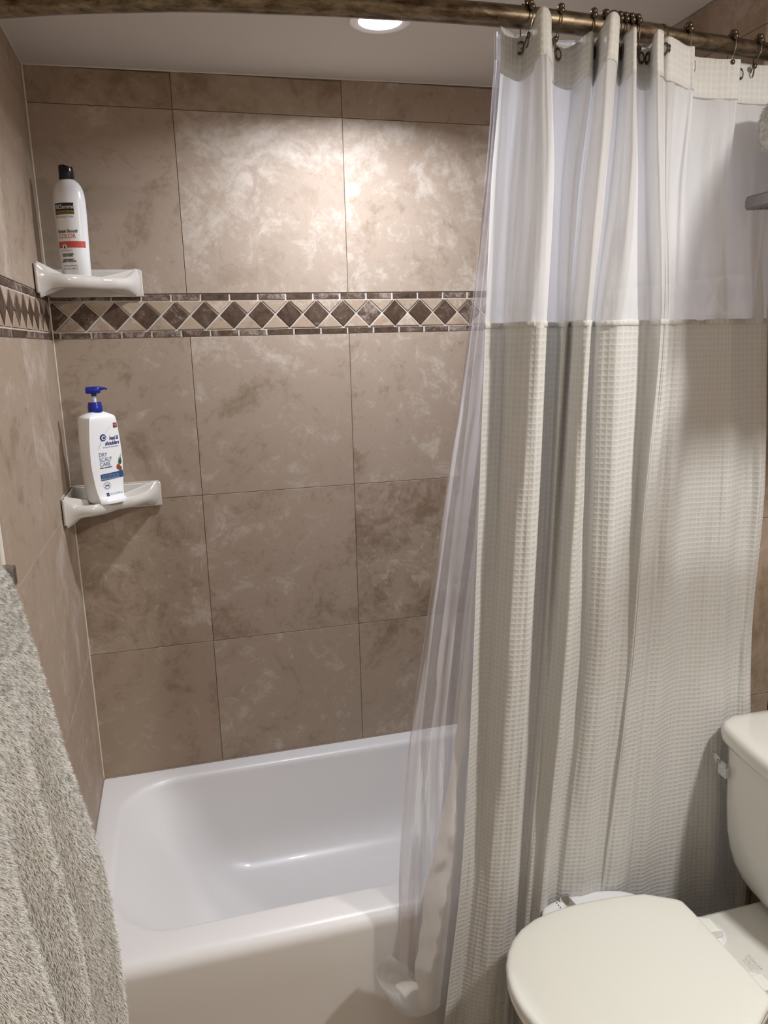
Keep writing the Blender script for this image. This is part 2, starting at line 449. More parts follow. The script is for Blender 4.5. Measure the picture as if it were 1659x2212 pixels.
# corner caulk, tub caulk
struct(tube('trim_1', [(.0015, -.0015, T), (.0015, -.0015, ceil_z(0))], .0024, M['caulk'], n=8))
struct(tube('trim_2', [(.0, -.0012, ceil_z(0)-.0008), (XA, -.0012, ceil_z(XA)-.0008)], .0022, M['caulk'], n=6))
struct(tube('trim_3', [(.0012, 0, ceil_z(0)-.0008), (.0012, -3.2, ceil_z(0)-.0008)], .0022, M['caulk'], n=6))
struct(tube('trim_4', [(.001, -.0012, T+.0005), (XA, -.0012, T+.0005)], .0021, M['joint'], n=6))
struct(tube('trim_5', [(.0012, 0, T+.0005), (.0012, -.795, T+.0005)], .0021, M['joint'], n=6))
# painted wall beyond the tile, with its white edge strip
struct(box('trim_6', (-.0045, -.890, 0), (.004, -.872, 2.355), M['trim'], bevel=.002))
bm = bmesh.new(); bm_box(bm, (-.0046, -3.2, -.005), (-.0005, -.890, 2.356))
link('plaster', from_bm(bm), M['paint'], wall_left)
# floor tiles
for i in range(6):
    for j in range(9):
        a, b = i*.3, min((i+1)*.3, XR); y1 = -.80-j*.3; y0 = max(y1-.3, -3.2)
        if b-a < .02 or y1-y0 < .02: continue
        bm = bmesh.new(); bm_box(bm, (a+.0012, y0+.0012, -.009), (b-.0012, y1-.0012, 0), .0008)
        o = link('tile', from_bm(bm), M['floor'], floor); o.color = (.5+jt(-.03, .03), jt(0, .3), 0, 1)

# ------------------------------------------------------------------ recessed ceiling light
dl = empty('recessed_downlight', (CAN[0], CAN[1], ceil_z(CAN[0])))
tag(dl, 'round recessed ceiling light glowing above the bathtub', 'ceiling light')
lathe('trim_ring', [(.048, .0), (.050, -.004), (.060, -.0075), (.069, -.005), (.071, .0), (.071, .004), (.048, .004)], M['white_plastic'], dl, n=40)
lathe('lens', [(.0475, -.001), (.0475, -.0035), (.035, -.0045), (.001, -.005)], M['lens'], dl, n=32)

# ------------------------------------------------------------------ bathtub
def rrect(x0, x1, y0, y1, r, z, n=10):
    pts = []
    for (cx, cy, a0) in ((x1-r, y1-r, 0), (x0+r, y1-r, 90), (x0+r, y0+r, 180), (x1-r, y0+r, 270)):
        for k in range(n+1):
            a = R(a0+90*k/n); pts.append((cx+r*math.cos(a), cy+r*math.sin(a), z))
    return pts
tub = []
X0, X1t, Y0, Y1 = .0035, XA-.0035, -.795, -.0035
tub.append(rrect(X0, X1t, Y0+.012, Y1, .004, .002))
tub.append(rrect(X0, X1t, Y0+.012, Y1, .004, .12))
tub.append(rrect(X0, X1t, Y0+.006, Y1, .004, .25))
tub.append(rrect(X0, X1t, Y0, Y1, .005, T-.034))
for a in (15, 30, 45, 60, 75, 90):
    s_, c_ = math.sin(R(a)), math.cos(R(a))
    tub.append(rrect(X0, X1t, Y0+.034*(1-c_), Y1, .006, T-.034+.034*s_))
ix0, ix1, iy0, iy1 = .062, 1.455, -.700, -.052
tub.append(rrect(ix0-.010, ix1+.010, iy0-.006, iy1+.008, .16, T))
prev = None
for a in (25, 50, 75):
    s_, c_ = math.sin(R(a)), math.cos(R(a))
    d = .018*s_
    tub.append(rrect(ix0-.010+d, ix1+.010-d, iy0-.006+d, iy1+.008-d, .16, T-.018*(1-c_)))
for t_ in (.0, .18, .36, .54, .70, .82, .91, .97, 1.0):
    z = T-.020-(T-.020-.075)*t_
    sl = .20*(t_**.9); sr = .07*t_; sf = .050*t_; sb = .050*t_
    rd = max(0, (t_-.70)/.30); ex = .085*(1-math.sqrt(max(0, 1-rd*rd)))
    tub.append(rrect(ix0+.012+sl+ex, ix1-.012-sr-ex, iy0+.014+sf+ex, iy1-.010-sb-ex, .16-.03*t_, z))
tub.append(rrect(.46, 1.22, -.52, -.23, .10, .070))
bm = bmesh.new(); add_loops(bm, tub)
tubo = empty('bathtub', (.76, -.4, 0)); tag(tubo, 'white enamelled bathtub built into the tiled alcove', 'bathtub')
o = link('shell', from_bm(bm), M['enamel'], tubo); o.location = (-.76, .4, 0); autosmooth(o, 60)
lathe('drain', [(.026, .0), (.030, .0025), (.024, .004), (.001, .003)], M['chrome'], tubo, loc=(.52, .025, .0705))

# ------------------------------------------------------------------ corner shelves
def corner_shelf(name, z, label):
    e = empty(name, (0, 0, z)); tag(e, label, 'corner shelf', 'ceramic corner shelves in the shower corner')
    th = [0, 3, 7, 12, 18, 24, 30, 36, 42, 48, 54, 58, 62, 66, 70, 74, 78, 82, 85, 88, 90]
    Rk = ([0, 6, 12, 22, 35, 46, 54, 60, 64, 70, 80, 90], [.196, .186, .184, .192, .186, .176, .174, .180, .193, .198, .216, .243])
    def ring(fr, zf, capz):
        pts = []
        for t_ in th:
            r0 = lerp(Rk[0], Rk[1], t_)
            L = math.exp(-(t_/7.5)**2); Rr = math.exp(-((90-t_)/6.5)**2)
            rr_ = r0*fr if fr <= 1 else r0+(fr-1)
            zz = zf + capz[0]*L + capz[1]*Rr
            x, y = rr_*math.sin(R(t_)), -rr_*math.cos(R(t_))
            x = max(x, .0022); y = min(y, -.0022)
            pts.append((x, y, zz))
        return pts
    rings = [ring(.02, 0, (0, 0)), ring(.5, 0, (.002, .002)), ring(.80, .000, (.010, .008)), ring(.88, .001, (.020, .018)), ring(.93, .005, (.030, .026)), ring(.97, .007, (.034, .031)),
             ring(.995, .004, (.033, .030)), ring(1.004, -.004, (.022, .020)), ring(1.003, -.014, (-.006, .0)), ring(.985, -.022, (-.022, -.012)), ring(.955, -.0255, (-.030, -.016)),
             ring(.90, -.026, (-.028, -.016)), ring(.84, -.022, (-.016, -.012)), ring(.5, -.020, (-.006, -.006)), ring(.02, -.020, (0, 0))]
    bm = bmesh.new(); add_loops(bm, rings, True, True, closed=False)
    vs = bm.verts[:]
    bmesh.ops.holes_fill(bm, edges=[x for x in bm.edges if x.is_boundary], sides=0)
    o = link('shelf_body', from_bm(bm), M['shelf_china'], e); autosmooth(o, 70)
    md = o.modifiers.new('sub', 'SUBSURF'); md.levels = 2; md.render_levels = 2
    bm = bmesh.new(); bm_box(bm, (.0022, -.0115, -.040), (.2445, -.0022, .0295), .0042, 3)
    autosmooth(link('wall_flange', from_bm(bm), M['shelf_china'], e), 40)
    bm = bmesh.new(); bm_box(bm, (.0022, -.196, -.040), (.0115, -.0022, .0295), .0042, 3)
    autosmooth(link('wall_flange', from_bm(bm), M['shelf_china'], e), 40)
    # caulk bead along the walls
    tube('caulk_bead', [(.0015, -.19, .030), (.0015, -.12, .0305), (.0015, -.0015, .0305), (.12, -.0015, .0305), (.22, -.0015, .0305), (.240, -.0015, .031)], .0016, M['caulk'], e, n=6)
    return e
corner_shelf('corner_shelf', 1.838, 'upper white ceramic corner shelf, just above the mosaic border')
corner_shelf('corner_shelf', 1.258, 'lower white ceramic corner shelf, below the mosaic border')

# ------------------------------------------------------------------ printed text helper
def text_verts(s, size, shear=0., bold=0.):
    cu = bpy.data.curves.new('txt', 'FONT'); cu.body = s; cu.size = size; cu.shear = shear
    cu.offset = bold; cu.resolution_u = 3; cu.align_x = 'CENTER'
    ob = bpy.data.objects.new('txt', cu); col.objects.link(ob)
    dg = bpy.context.evaluated_depsgraph_get(); dg.update()
    me = bpy.data.meshes.new_from_object(ob.evaluated_get(dg))
    vs = [tuple(v.co) for v in me.vertices]; fs = [tuple(p.vertices) for p in me.polygons]
    bpy.data.objects.remove(ob); bpy.data.meshes.remove(me); bpy.data.curves.remove(cu)
    return vs, fs
def print_text(name, s, size, u, v, surf, mat, parent, shear=0., bold=0., sx=1., off=.0007):
    vs, fs = text_verts(s, size, shear, bold)
    return link(name, mesh_of([surf(u+p[0]*sx, v+p[1], off) for p in vs], fs, name), mat, parent)
def print_patch(name, outline, surf, mat, parent, off=.0004, sub=10):
    """strip patch: outline = list of (u, vlow, vhigh)"""
    vs, fs = [], []
    n = len(outline)
    for (u, a, b) in outline: vs += [surf(u, a, off), surf(u, b, off)]
    for i in range(n-1): fs.append((2*i, 2*i+2, 2*i+3, 2*i+1))
    return link(name, mesh_of(vs, fs, name), mat, parent)
def rect_patch(name, u0, u1, v0, v1, surf, mat, parent, off=.0004, n=12, slope=0.):
    return print_patch(name, [(u0+(u1-u0)*i/n, v0+slope*i/n, v1+slope*i/n) for i in range(n+1)], surf, mat, parent, off)
def disc_patch(name, u, v, r, surf, mat, parent, off=.0006, r_in=0., n=28, sx=1., arc=(0, 360)):
    vs, fs = [], []
    for i in range(n+1):
        a = R(arc[0]+(arc[1]-arc[0])*i/n)
        vs += [surf(u+r_in*sx*math.cos(a), v+r_in*math.sin(a), off), surf(u+r*sx*math.cos(a), v+r*math.sin(a), off)]
    for i in range(n): fs.append((2*i, 2*i+1, 2*i+3, 2*i+2))
    return link(name, mesh_of(vs, fs, name), mat, parent)

# ------------------------------------------------------------------ conditioner bottle
b1 = empty('conditioner_bottle', (.089, -.100, 1.8395), R(-24))
tag(b1, 'white conditioner bottle with black cap on the upper corner shelf', 'bottle')
BA, BB = .0405, .030
prof1 = [(.0, .86), (.004, .90), (.05, .93), (.10, .965), (.15, 1.0), (.180, 1.0), (.196, .975), (.208, .92), (.218, .82), (.226, .68), (.2315, .52), (.234, .44)]
def b1scale(z):
    return lerp([p[0] for p in prof1], [p[1] for p in prof1], z)
loops = []
for z, k in [(0.0, .80)] + prof1[1:]:
    loops.append([(BA*k*math.cos(2*PI*i/48), BB*k*math.sin(2*PI*i/48)*(1 if k > .7 else 1.1), z) for i in range(48)])
bm = bmesh.new(); add_loops(bm, loops)
o = link('bottle_body', from_bm(bm), M['bottle'], b1); autosmooth(o, 50)
cap = []
for z, k in ((.2335, .0175), (.2345, .0182), (.262, .0176), (.2665, .0165)):
    l = []
    for i in range(40):
        a = 2*PI*i/40; x, y = k*math.cos(a), k*math.sin(a)*.95
        zz = z - (.0035*sstep(.004, .0075, x) if z > .25 else 0)
        l.append((x, y, zz))
    cap.append(l)
bm = bmesh.new(); add_loops(bm, cap)
o = link('flip_cap', from_bm(bm), M['black_cap'], b1); autosmooth(o, 40)
def surf1(u, v, off):
    k = b1scale(v); a = -PI/2 + u/(BA*.93)
    # arc length approx on the broad face of the ellipse
    x = BA*k*math.cos(a); y = BB*k*math.sin(a)
    n = Vector((math.cos(a)/BA, math.sin(a)/BB, 0)).normalized()
    return (x+n.x*off, y+n.y*off, v)
rect_patch('name_panel', -.026, .024, .158, .176, surf1, M['ink_black'], b1)
print_text('printed_name', 'TRESemm\u00e9', .0145, -.001, .1622, surf1, M['ink_white'], b1, sx=.80)
rect_patch('gold_band', -.026, .024, .149, .158, surf1, M['ink_gold'], b1)
print_text('printed_line', 'USED BY PROFESSIONALS', .0042, -.001, .1515, surf1, M['ink_black'], b1)
print_text('printed_line', 'PRO COLLECTION', .0062, -.002, .1415, surf1, M['ink_gold'], b1, sx=.9)
print_text('printed_title', 'Keratin Smooth', .0112, .001, .1065, surf1, M['ink_black'], b1, shear=.35, bold=.00025, sx=.72)
print_text('printed_title', 'COLOR', .0155, .000, .0935, surf1, M['ink_red'], b1, sx=.85)
rect_patch('red_band', -.030, .0475, .0710, .0865, surf1, M['ink_red'], b1)
disc_patch('drop_badge', -.008, .0735, .0068, surf1, M['ink_grey'], b1, off=.0008)
disc_patch('drop_badge', -.008, .0735, .0058, surf1, M['ink_white'], b1, off=.0010)
print_patch('drop_badge', [(-.0105, .0722, .0726), (-.0095, .0695, .0752), (-.008, .0688, .0790), (-.0065, .0695, .0752), (-.0055, .0722, .0726)], surf1, M['ink_black'], b1, off=.0012)
print_text('printed_line', 'WITH MARULA OIL', .0040, -.006, .0630, surf1, M['ink_gold'], b1)
print_text('printed_line', 'CONDITIONER', .0048, -.004, .0540, surf1, M['ink_black'], b1, bold=.0002)
print_text('printed_line', 'SMOOTHING', .0048, -.004, .0500, surf1, M['ink_black'], b1, bold=.0002)
print_text('printed_line', 'REVITALISANT', .0048, -.003, .0410, surf1, M['ink_black'], b1, bold=.0002)
print_text('printed_line', 'LISSANT COULEUR', .0048, -.003, .0370, surf1, M['ink_black'], b1, bold=.0002)
print_text('printed_line', 'APR\u00c8S-SHAMPOING', .0042, .001, .0265, surf1, M['ink_black'], b1)
print_text('printed_line', '28 FL OZ | 828 mL', .0052, .000, .0195, surf1, M['ink_black'], b1)

# ------------------------------------------------------------------ shampoo pump bottle
b2 = empty('shampoo_bottle', (.099, -.103, 1.2595), R(38))
tag(b2, 'white shampoo bottle with blue pump on the lower corner shelf', 'bottle')
HW, HD = .050, .031
def b2w(z):   # half width of the front panel, half width of the body behind it
    return lerp([0, .02, .06, .11, .16, .20, .232], [.034, .038, .0435, .0475, .046, .042, .038], z)
def b2body(z): return lerp([0, .01, .04, .10, .17, .21, .228], [.040, .044, .0475, .050, .0495, .047, .045], z)
def front_y(z): return -HD - lerp([0, .012, .03, .06, .12, .22, .24], [.010, .006, .001, -.002, -.002, -.002, -.003], z)
def b2sec(z, k=1., kd=1.):
    w = b2body(z)*k; pts = []
    f = front_y(z)*kd; pw = b2w(z)*k
    # front panel edge to edge, slightly convex; then sides and rounded back
    for i in range(13):
        t_ = -1+2*i/12; pts.append((pw*t_, f - .0035*(1-t_*t_)*kd, z))
    for i in range(1, 24):
        a = PI*i/24; e = .62
        cx, sy_ = math.cos(a), math.sin(a)
        x = w*math.copysign(abs(cx)**e, cx); y = (HD*kd)*abs(sy_)**e
        blend = sstep(0, .35, abs(sy_))
        yy = lerp([0, .12, 1], [f+.010*kd, -HD*.25*kd, y], abs(sy_)) if False else (f*(1-sstep(0, .45, abs(sy_)))*.35 + y*sstep(0, .30, abs(sy_)))
        pts.append((x, yy, z))
    return pts
loops = [b2sec(0, .93, .95)] + [b2sec(z) for z in (.004, .012, .03, .05, .08, .11, .14, .17, .20, .218)]
loops += [[(p[0], p[1], p[2]+max(0, -p[0]*.10)*0) for p in b2sec(.226, .985, .985)]]
top = b2sec(.231, .93, .93); loops.append(top)
for k, z in ((.60, .238), (.40, .2415)):
    loops.append([(p[0]*k, p[1]*k, z) for p in b2sec(.231)])
bm = bmesh.new(); add_loops(bm, loops)
o = link('bottle_body', from_bm(bm), M['bottle'], b2); autosmooth(o, 40)
# flared toe below the front panel
toe = []
for (dy, z, k) in ((.004, .0, .95), (.0, .002, 1.), (-.001, .008, 1.), (.003, .013, .97), (.008, .0165, .90)):
    l = []
    for i in range(17):
        t_ = -1+2*i/16; l.append((.0405*k*t_, -HD-.013-.0125*(1-abs(t_)**3.5)+dy, z))
    for i in range(17):
        t_ = 1-2*i/16; l.append((.036*k*t_, -HD+.012, z))
    toe.append(l)
bm = bmesh.new(); add_loops(bm, toe)
o = link('flared_foot', from_bm(bm), M['bottle'], b2); autosmooth(o, 50)
lathe('collar', [(.0178, .2405), (.0185, .242), (.0185, .257), (.0172, .259), (.0172, .263), (.0160, .2665), (.008, .267)], M['blue'], b2, n=36)
lathe('pump_stem', [(.0052, .266), (.0052, .284)], M['clear'], b2, n=20)
lathe('pump_neck', [(.0066, .282), (.0066, .292)], M['blue'], b2, n=20)
# pump head with spout, spout turned to the right of the photograph
sp = R(-40)
hd = []
for (x, w, zl, zh) in ((-.0185, .0115, .290, .305), (-.017, .0135, .289, .3065), (.0, .0145, .2885, .3075), (.012, .0125, .2885, .3075), (.017, .009, .290, .307), (.0175, .0075, .296, .3065), (.027, .006, .2985, .3045), (.034, .0048, .2975, .3025), (.0345, .003, .2985, .301)):
    l = []
    for i in range(16):
        a = 2*PI*i/16; cy_, cz_ = math.cos(a), math.sin(a)
        yy = w*math.copysign(abs(cy_)**.6, cy_); zz = (zl+zh)/2+(zh-zl)/2*math.copysign(abs(cz_)**.6, cz_)
        l.append((x*math.cos(sp)-yy*math.sin(sp), x*math.sin(sp)+yy*math.cos(sp), zz))
    hd.append(l)
bm = bmesh.new(); add_loops(bm, hd)
o = link('pump_head', from_bm(bm), M['blue'], b2); autosmooth(o, 40)
def surf2(u, v, off):
    f = front_y(v); pw = b2w(v); t_ = max(-1, min(1, u/pw))
    return (u, f-.0035*(1-t_*t_)-off, v)
print_text('printed_name', 'head &', .0150, .0245, .1675, surf2, M['ink_navy'], b2, shear=.3, bold=.0004, sx=.66)
print_text('printed_name', 'shoulders', .0150, .0185, .1545, surf2, M['ink_navy'], b2, shear=.3, bold=.0004, sx=.74)
disc_patch('logo_swirl', -.0070, .1750, .0092, surf2, M['ink_navy'], b2, off=.0006)
disc_patch('logo_swirl', -.0060, .1745, .0060, surf2, M['ink_white'], b2, off=.0009)
disc_patch('logo_swirl', -.0050, .1745, .0038, surf2, M['ink_blue'], b2, off=.0012)

def arc_strip(pts, w, mat, name):
    vs, fs = [], []
    for i, (u, v) in enumerate(pts):
        ww = w*math.sin(PI*(i+.3)/(len(pts)+.0))
        vs += [surf2(u-ww, v, .0006), surf2(u+ww, v, .0006)]
    for i in range(len(pts)-1): fs.append((2*i, 2*i+1, 2*i+3, 2*i+2))
    link(name, mesh_of(vs, fs, name), mat, b2)
arc_strip([(-.024, .141), (-.021, .150), (-.016, .160), (-.010, .169)], .0006, M['ink_grey'], 'logo_swirl')
arc_strip([(-.002, .182), (.005, .192), (.013, .200), (.020, .206)], .0006, M['ink_grey'], 'logo_swirl')
print_text('printed_line', 'PYRITHIONE ZINC DANDRUFF SHAMPOO', .0042, .014, .1475, surf2, M['ink_navy'], b2, sx=.62)
rect_patch('red_flag', .0270, .0400, .198, .211, surf2, M['ink_maroon'], b2)
print_text('printed_line', 'MADE', .0042, .0335, .2055, surf2, M['ink_white'], b2, off=.0009)
print_text('printed_line', 'US', .0042, .0345, .2010, surf2, M['ink_white'], b2, off=.0009)
print_text('printed_title', 'DRY', .0150, -.0120, .1255, surf2, M['ink_steel'], b2, sx=.85)
print_text('printed_title', 'SCALP', .0150, -.0060, .1130, surf2, M['ink_steel'], b2, sx=.85)
print_text('printed_title', 'CARE', .0150, -.0085, .1005, surf2, M['ink_steel'], b2, sx=.85)
print_text('printed_line', 'DAILY SHAMPOO', .0046, -.0065, .0945, surf2, M['ink_navy'], b2, bold=.0002)
disc_patch('printed_swirl', .0610, .0920, .0420, surf2, M['ink_grey'], b2, off=.0004, r_in=.0385, sx=.75, arc=(122, 238), n=30)
disc_patch('printed_swirl', .0610, .0920, .0375, surf2, M['ink_grey'], b2, off=.0004, r_in=.0365, sx=.75, arc=(125, 235), n=30)
disc_patch('printed_almond', .0310, .0930, .0075, surf2, M['almond'], b2, off=.0007, sx=.85)
disc_patch('printed_almond', .0375, .0870, .0075, surf2, M['almond'], b2, off=.0009, sx=.6)
print_patch('printed_leaf', [(.032, .104, .105), (.035, .100, .118), (.039, .099, .112), (.0415, .101, .120), (.043, .105, .107)], surf2, M['leaf'], b2, off=.0008)
rect_patch('blue_band', -.0250, .0440, .0615, .0790, surf2, M['ink_blue'], b2, off=.0010, slope=.003)
print_text('printed_line', 'CLINICALLY PROVEN RELIEF', .0040, .004, .0740, surf2, M['ink_grey'], b2, off=.0013)
print_text('printed_line', 'PROVEN SCALP & HAIR CARE', .0040, .004, .0695, surf2, M['ink_grey'], b2, off=.0013)
print_text('printed_line', 'INFUSED WITH ALMOND OIL', .0042, .003, .0643, surf2, M['ink_white'], b2, off=.0013)
disc_patch('printed_badge', -.010, .0480, .0105, surf2, M['ink_steel'], b2, r_in=.0100)
disc_patch('printed_badge', -.010, .0480, .0082, surf2, M['ink_steel'], b2, r_in=.0070, arc=(20, 160))
disc_patch('printed_badge', -.010, .0480, .0082, surf2, M['ink_steel'], b2, r_in=.0070, arc=(200, 340))
print_text('printed_badge', '100%', .0058, -.010, .0460, surf2, M['ink_navy'], b2, bold=.0002)
rect_patch('blue_square', -.016, -.008, .0195, .0285, surf2, M['ink_navy'], b2)
print_text('printed_line', 'US', .0045, -.012, .0225, surf2, M['ink_grey'], b2, off=.0009)
print_text('printed_line', '32.1 FL OZ (950 mL)', .0072, .0140, .0220, surf2, M['ink_steel'], b2, sx=.62)

# ------------------------------------------------------------------ shower rod
ZR = 2.19
RX = [0, .05, .09, .16, .23, .37, .52, .68, .82, .94, 1.05, 1.18, 1.31, 1.44, 1.524]
RY = [-.775, -.797, -.815, -.840, -.862, -.895, -.914, -.928, -.936, -.936, -.929, -.917, -.902, -.886, -.874]
def rod_y(x):
    for i in range(len(RX)-1):
        if x <= RX[i+1]: return cr(RY, i+(x-RX[i])/(RX[i+1]-RX[i]))
    return RY[-1]
rod = empty('shower_rod', (0, rod_y(0), ZR)); tag(rod, 'tarnished brass curved shower curtain rod spanning the tub', 'curtain rod')
XJ = 1.205
def rl(x): return (x, rod_y(x)-rod_y(0), 0)
tube('outer_tube', [rl(.012+(XJ-.012)*i/60) for i in range(61)], .0172, M['brass'], rod, n=28)
tube('end_collar', [rl(XJ-.006), rl(XJ), rl(XJ+.004)], [.0180, .0180, .0165], M['brass'], rod, n=28)
tube('inner_tube', [rl(XJ+(XA-.012-XJ)*i/24) for i in range(25)], .0150, M['brass'], rod, n=28)
lathe('wall_flange', [(.034, .002), (.034, .006), (.022, .014), (.019, .020)], M['brass'], rod, axis='x', n=28)
lathe('wall_flange', [(.034, -.0005), (.034, -.006), (.022, -.014), (.018, -.020)], M['brass'], rod, axis='x', n=28, loc=(XA-.0015, rod_y(XA)-rod_y(0), 0))

# ------------------------------------------------------------------ shower curtain
CZ = [2.165, 2.09, 1.93, 1.69, 1.33, 0.94, 0.5, 0.04]
CX = [[0.8757, 0.8974, 0.9241, 0.9252, 0.9140, 0.9225, 0.9394, 0.9577, 0.9897, 1.0246, 1.0241, 1.0307, 1.0616, 1.0426, 1.0367, 1.0588, 1.0920, 1.1106, 1.0972, 1.1013, 1.1428, 1.1700, 1.1410, 1.1597, 1.1706, 1.1768, 1.1990, 1.2349, 1.2508, 1.2780, 1.3222, 1.3619, 1.3789, 1.3932, 1.4384, 1.4767, 1.5120],
 [0.8748, 0.8949, 0.9227, 0.9250, 0.9155, 0.9259, 0.9422, 0.9614, 0.9918, 1.0243, 1.0197, 1.0292, 1.0609, 1.0395, 1.0331, 1.0561, 1.0900, 1.1096, 1.0993, 1.1046, 1.1472, 1.1716, 1.1458, 1.1648, 1.1735, 1.1821, 1.2045, 1.2419, 1.2544, 1.2779, 1.3233, 1.3626, 1.3765, 1.3914, 1.4406, 1.4796, 1.5120],
 [0.8618, 0.8795, 0.9049, 0.9179, 0.9183, 0.9343, 0.9529, 0.9705, 0.9956, 1.0135, 1.0027, 1.0118, 1.0436, 1.0244, 1.0254, 1.0449, 1.0757, 1.1010, 1.0993, 1.1092, 1.1640, 1.1797, 1.1615, 1.1809, 1.1856, 1.1886, 1.2009, 1.2331, 1.2507, 1.2879, 1.3213, 1.3551, 1.3727, 1.4057, 1.4466, 1.4804, 1.5120],
 [0.8536, 0.8739, 0.8980, 0.8984, 0.9118, 0.9309, 0.9494, 0.9635, 0.9948, 1.0141, 1.0003, 1.0027, 1.0245, 1.0133, 1.0131, 1.0317, 1.0592, 1.0787, 1.0756, 1.1067, 1.1682, 1.1927, 1.1881, 1.1966, 1.2051, 1.2116, 1.2216, 1.2425, 1.2676, 1.3194, 1.3560, 1.3863, 1.4099, 1.4535, 1.4779, 1.4905, 1.5203],
 [0.8481, 0.8648, 0.8913, 0.8951, 0.9083, 0.9318, 0.9511, 0.9634, 0.9927, 1.0115, 1.0022, 1.0018, 1.0145, 1.0126, 1.0182, 1.0360, 1.0594, 1.0875, 1.0877, 1.1169, 1.1657, 1.1870, 1.1855, 1.1913, 1.1979, 1.2116, 1.2277, 1.2482, 1.2751, 1.3274, 1.3707, 1.4090, 1.4416, 1.4887, 1.5118, 1.5273, 1.5521],
 [0.8427, 0.8591, 0.8811, 0.8893, 0.9045, 0.9311, 0.9502, 0.9599, 0.9842, 1.0033, 1.0007, 1.0010, 1.0080, 1.0140, 1.0223, 1.0402, 1.0592, 1.0908, 1.0976, 1.1282, 1.1644, 1.1851, 1.1898, 1.1937, 1.1992, 1.2186, 1.2376, 1.2560, 1.2867, 1.3348, 1.3838, 1.4297, 1.4624, 1.5037, 1.5226, 1.5346, 1.5555],
 [0.8273, 0.8460, 0.8644, 0.8793, 0.8996, 0.9281, 0.9541, 0.9559, 0.9727, 0.9852, 0.9851, 0.9876, 0.9934, 1.0041, 1.0138, 1.0292, 1.0392, 1.0677, 1.0814, 1.1207, 1.1537, 1.1694, 1.1745, 1.1772, 1.1840, 1.2139, 1.2431, 1.2569, 1.2897, 1.3370, 1.4050, 1.4605, 1.4995, 1.5364, 1.5577, 1.5731, 1.5996],
 [0.7850, 0.8097, 0.8286, 0.8462, 0.8754, 0.9085, 0.9400, 0.9400, 0.9558, 0.9687, 0.9711, 0.9739, 0.9775, 0.9886, 1.0019, 1.0177, 1.0243, 1.0495, 1.0657, 1.1059, 1.1361, 1.1478, 1.1525, 1.1537, 1.1616, 1.1928, 1.2264, 1.2408, 1.2811, 1.3296, 1.4166, 1.4832, 1.5249, 1.5638, 1.5909, 1.6094, 1.6100]]
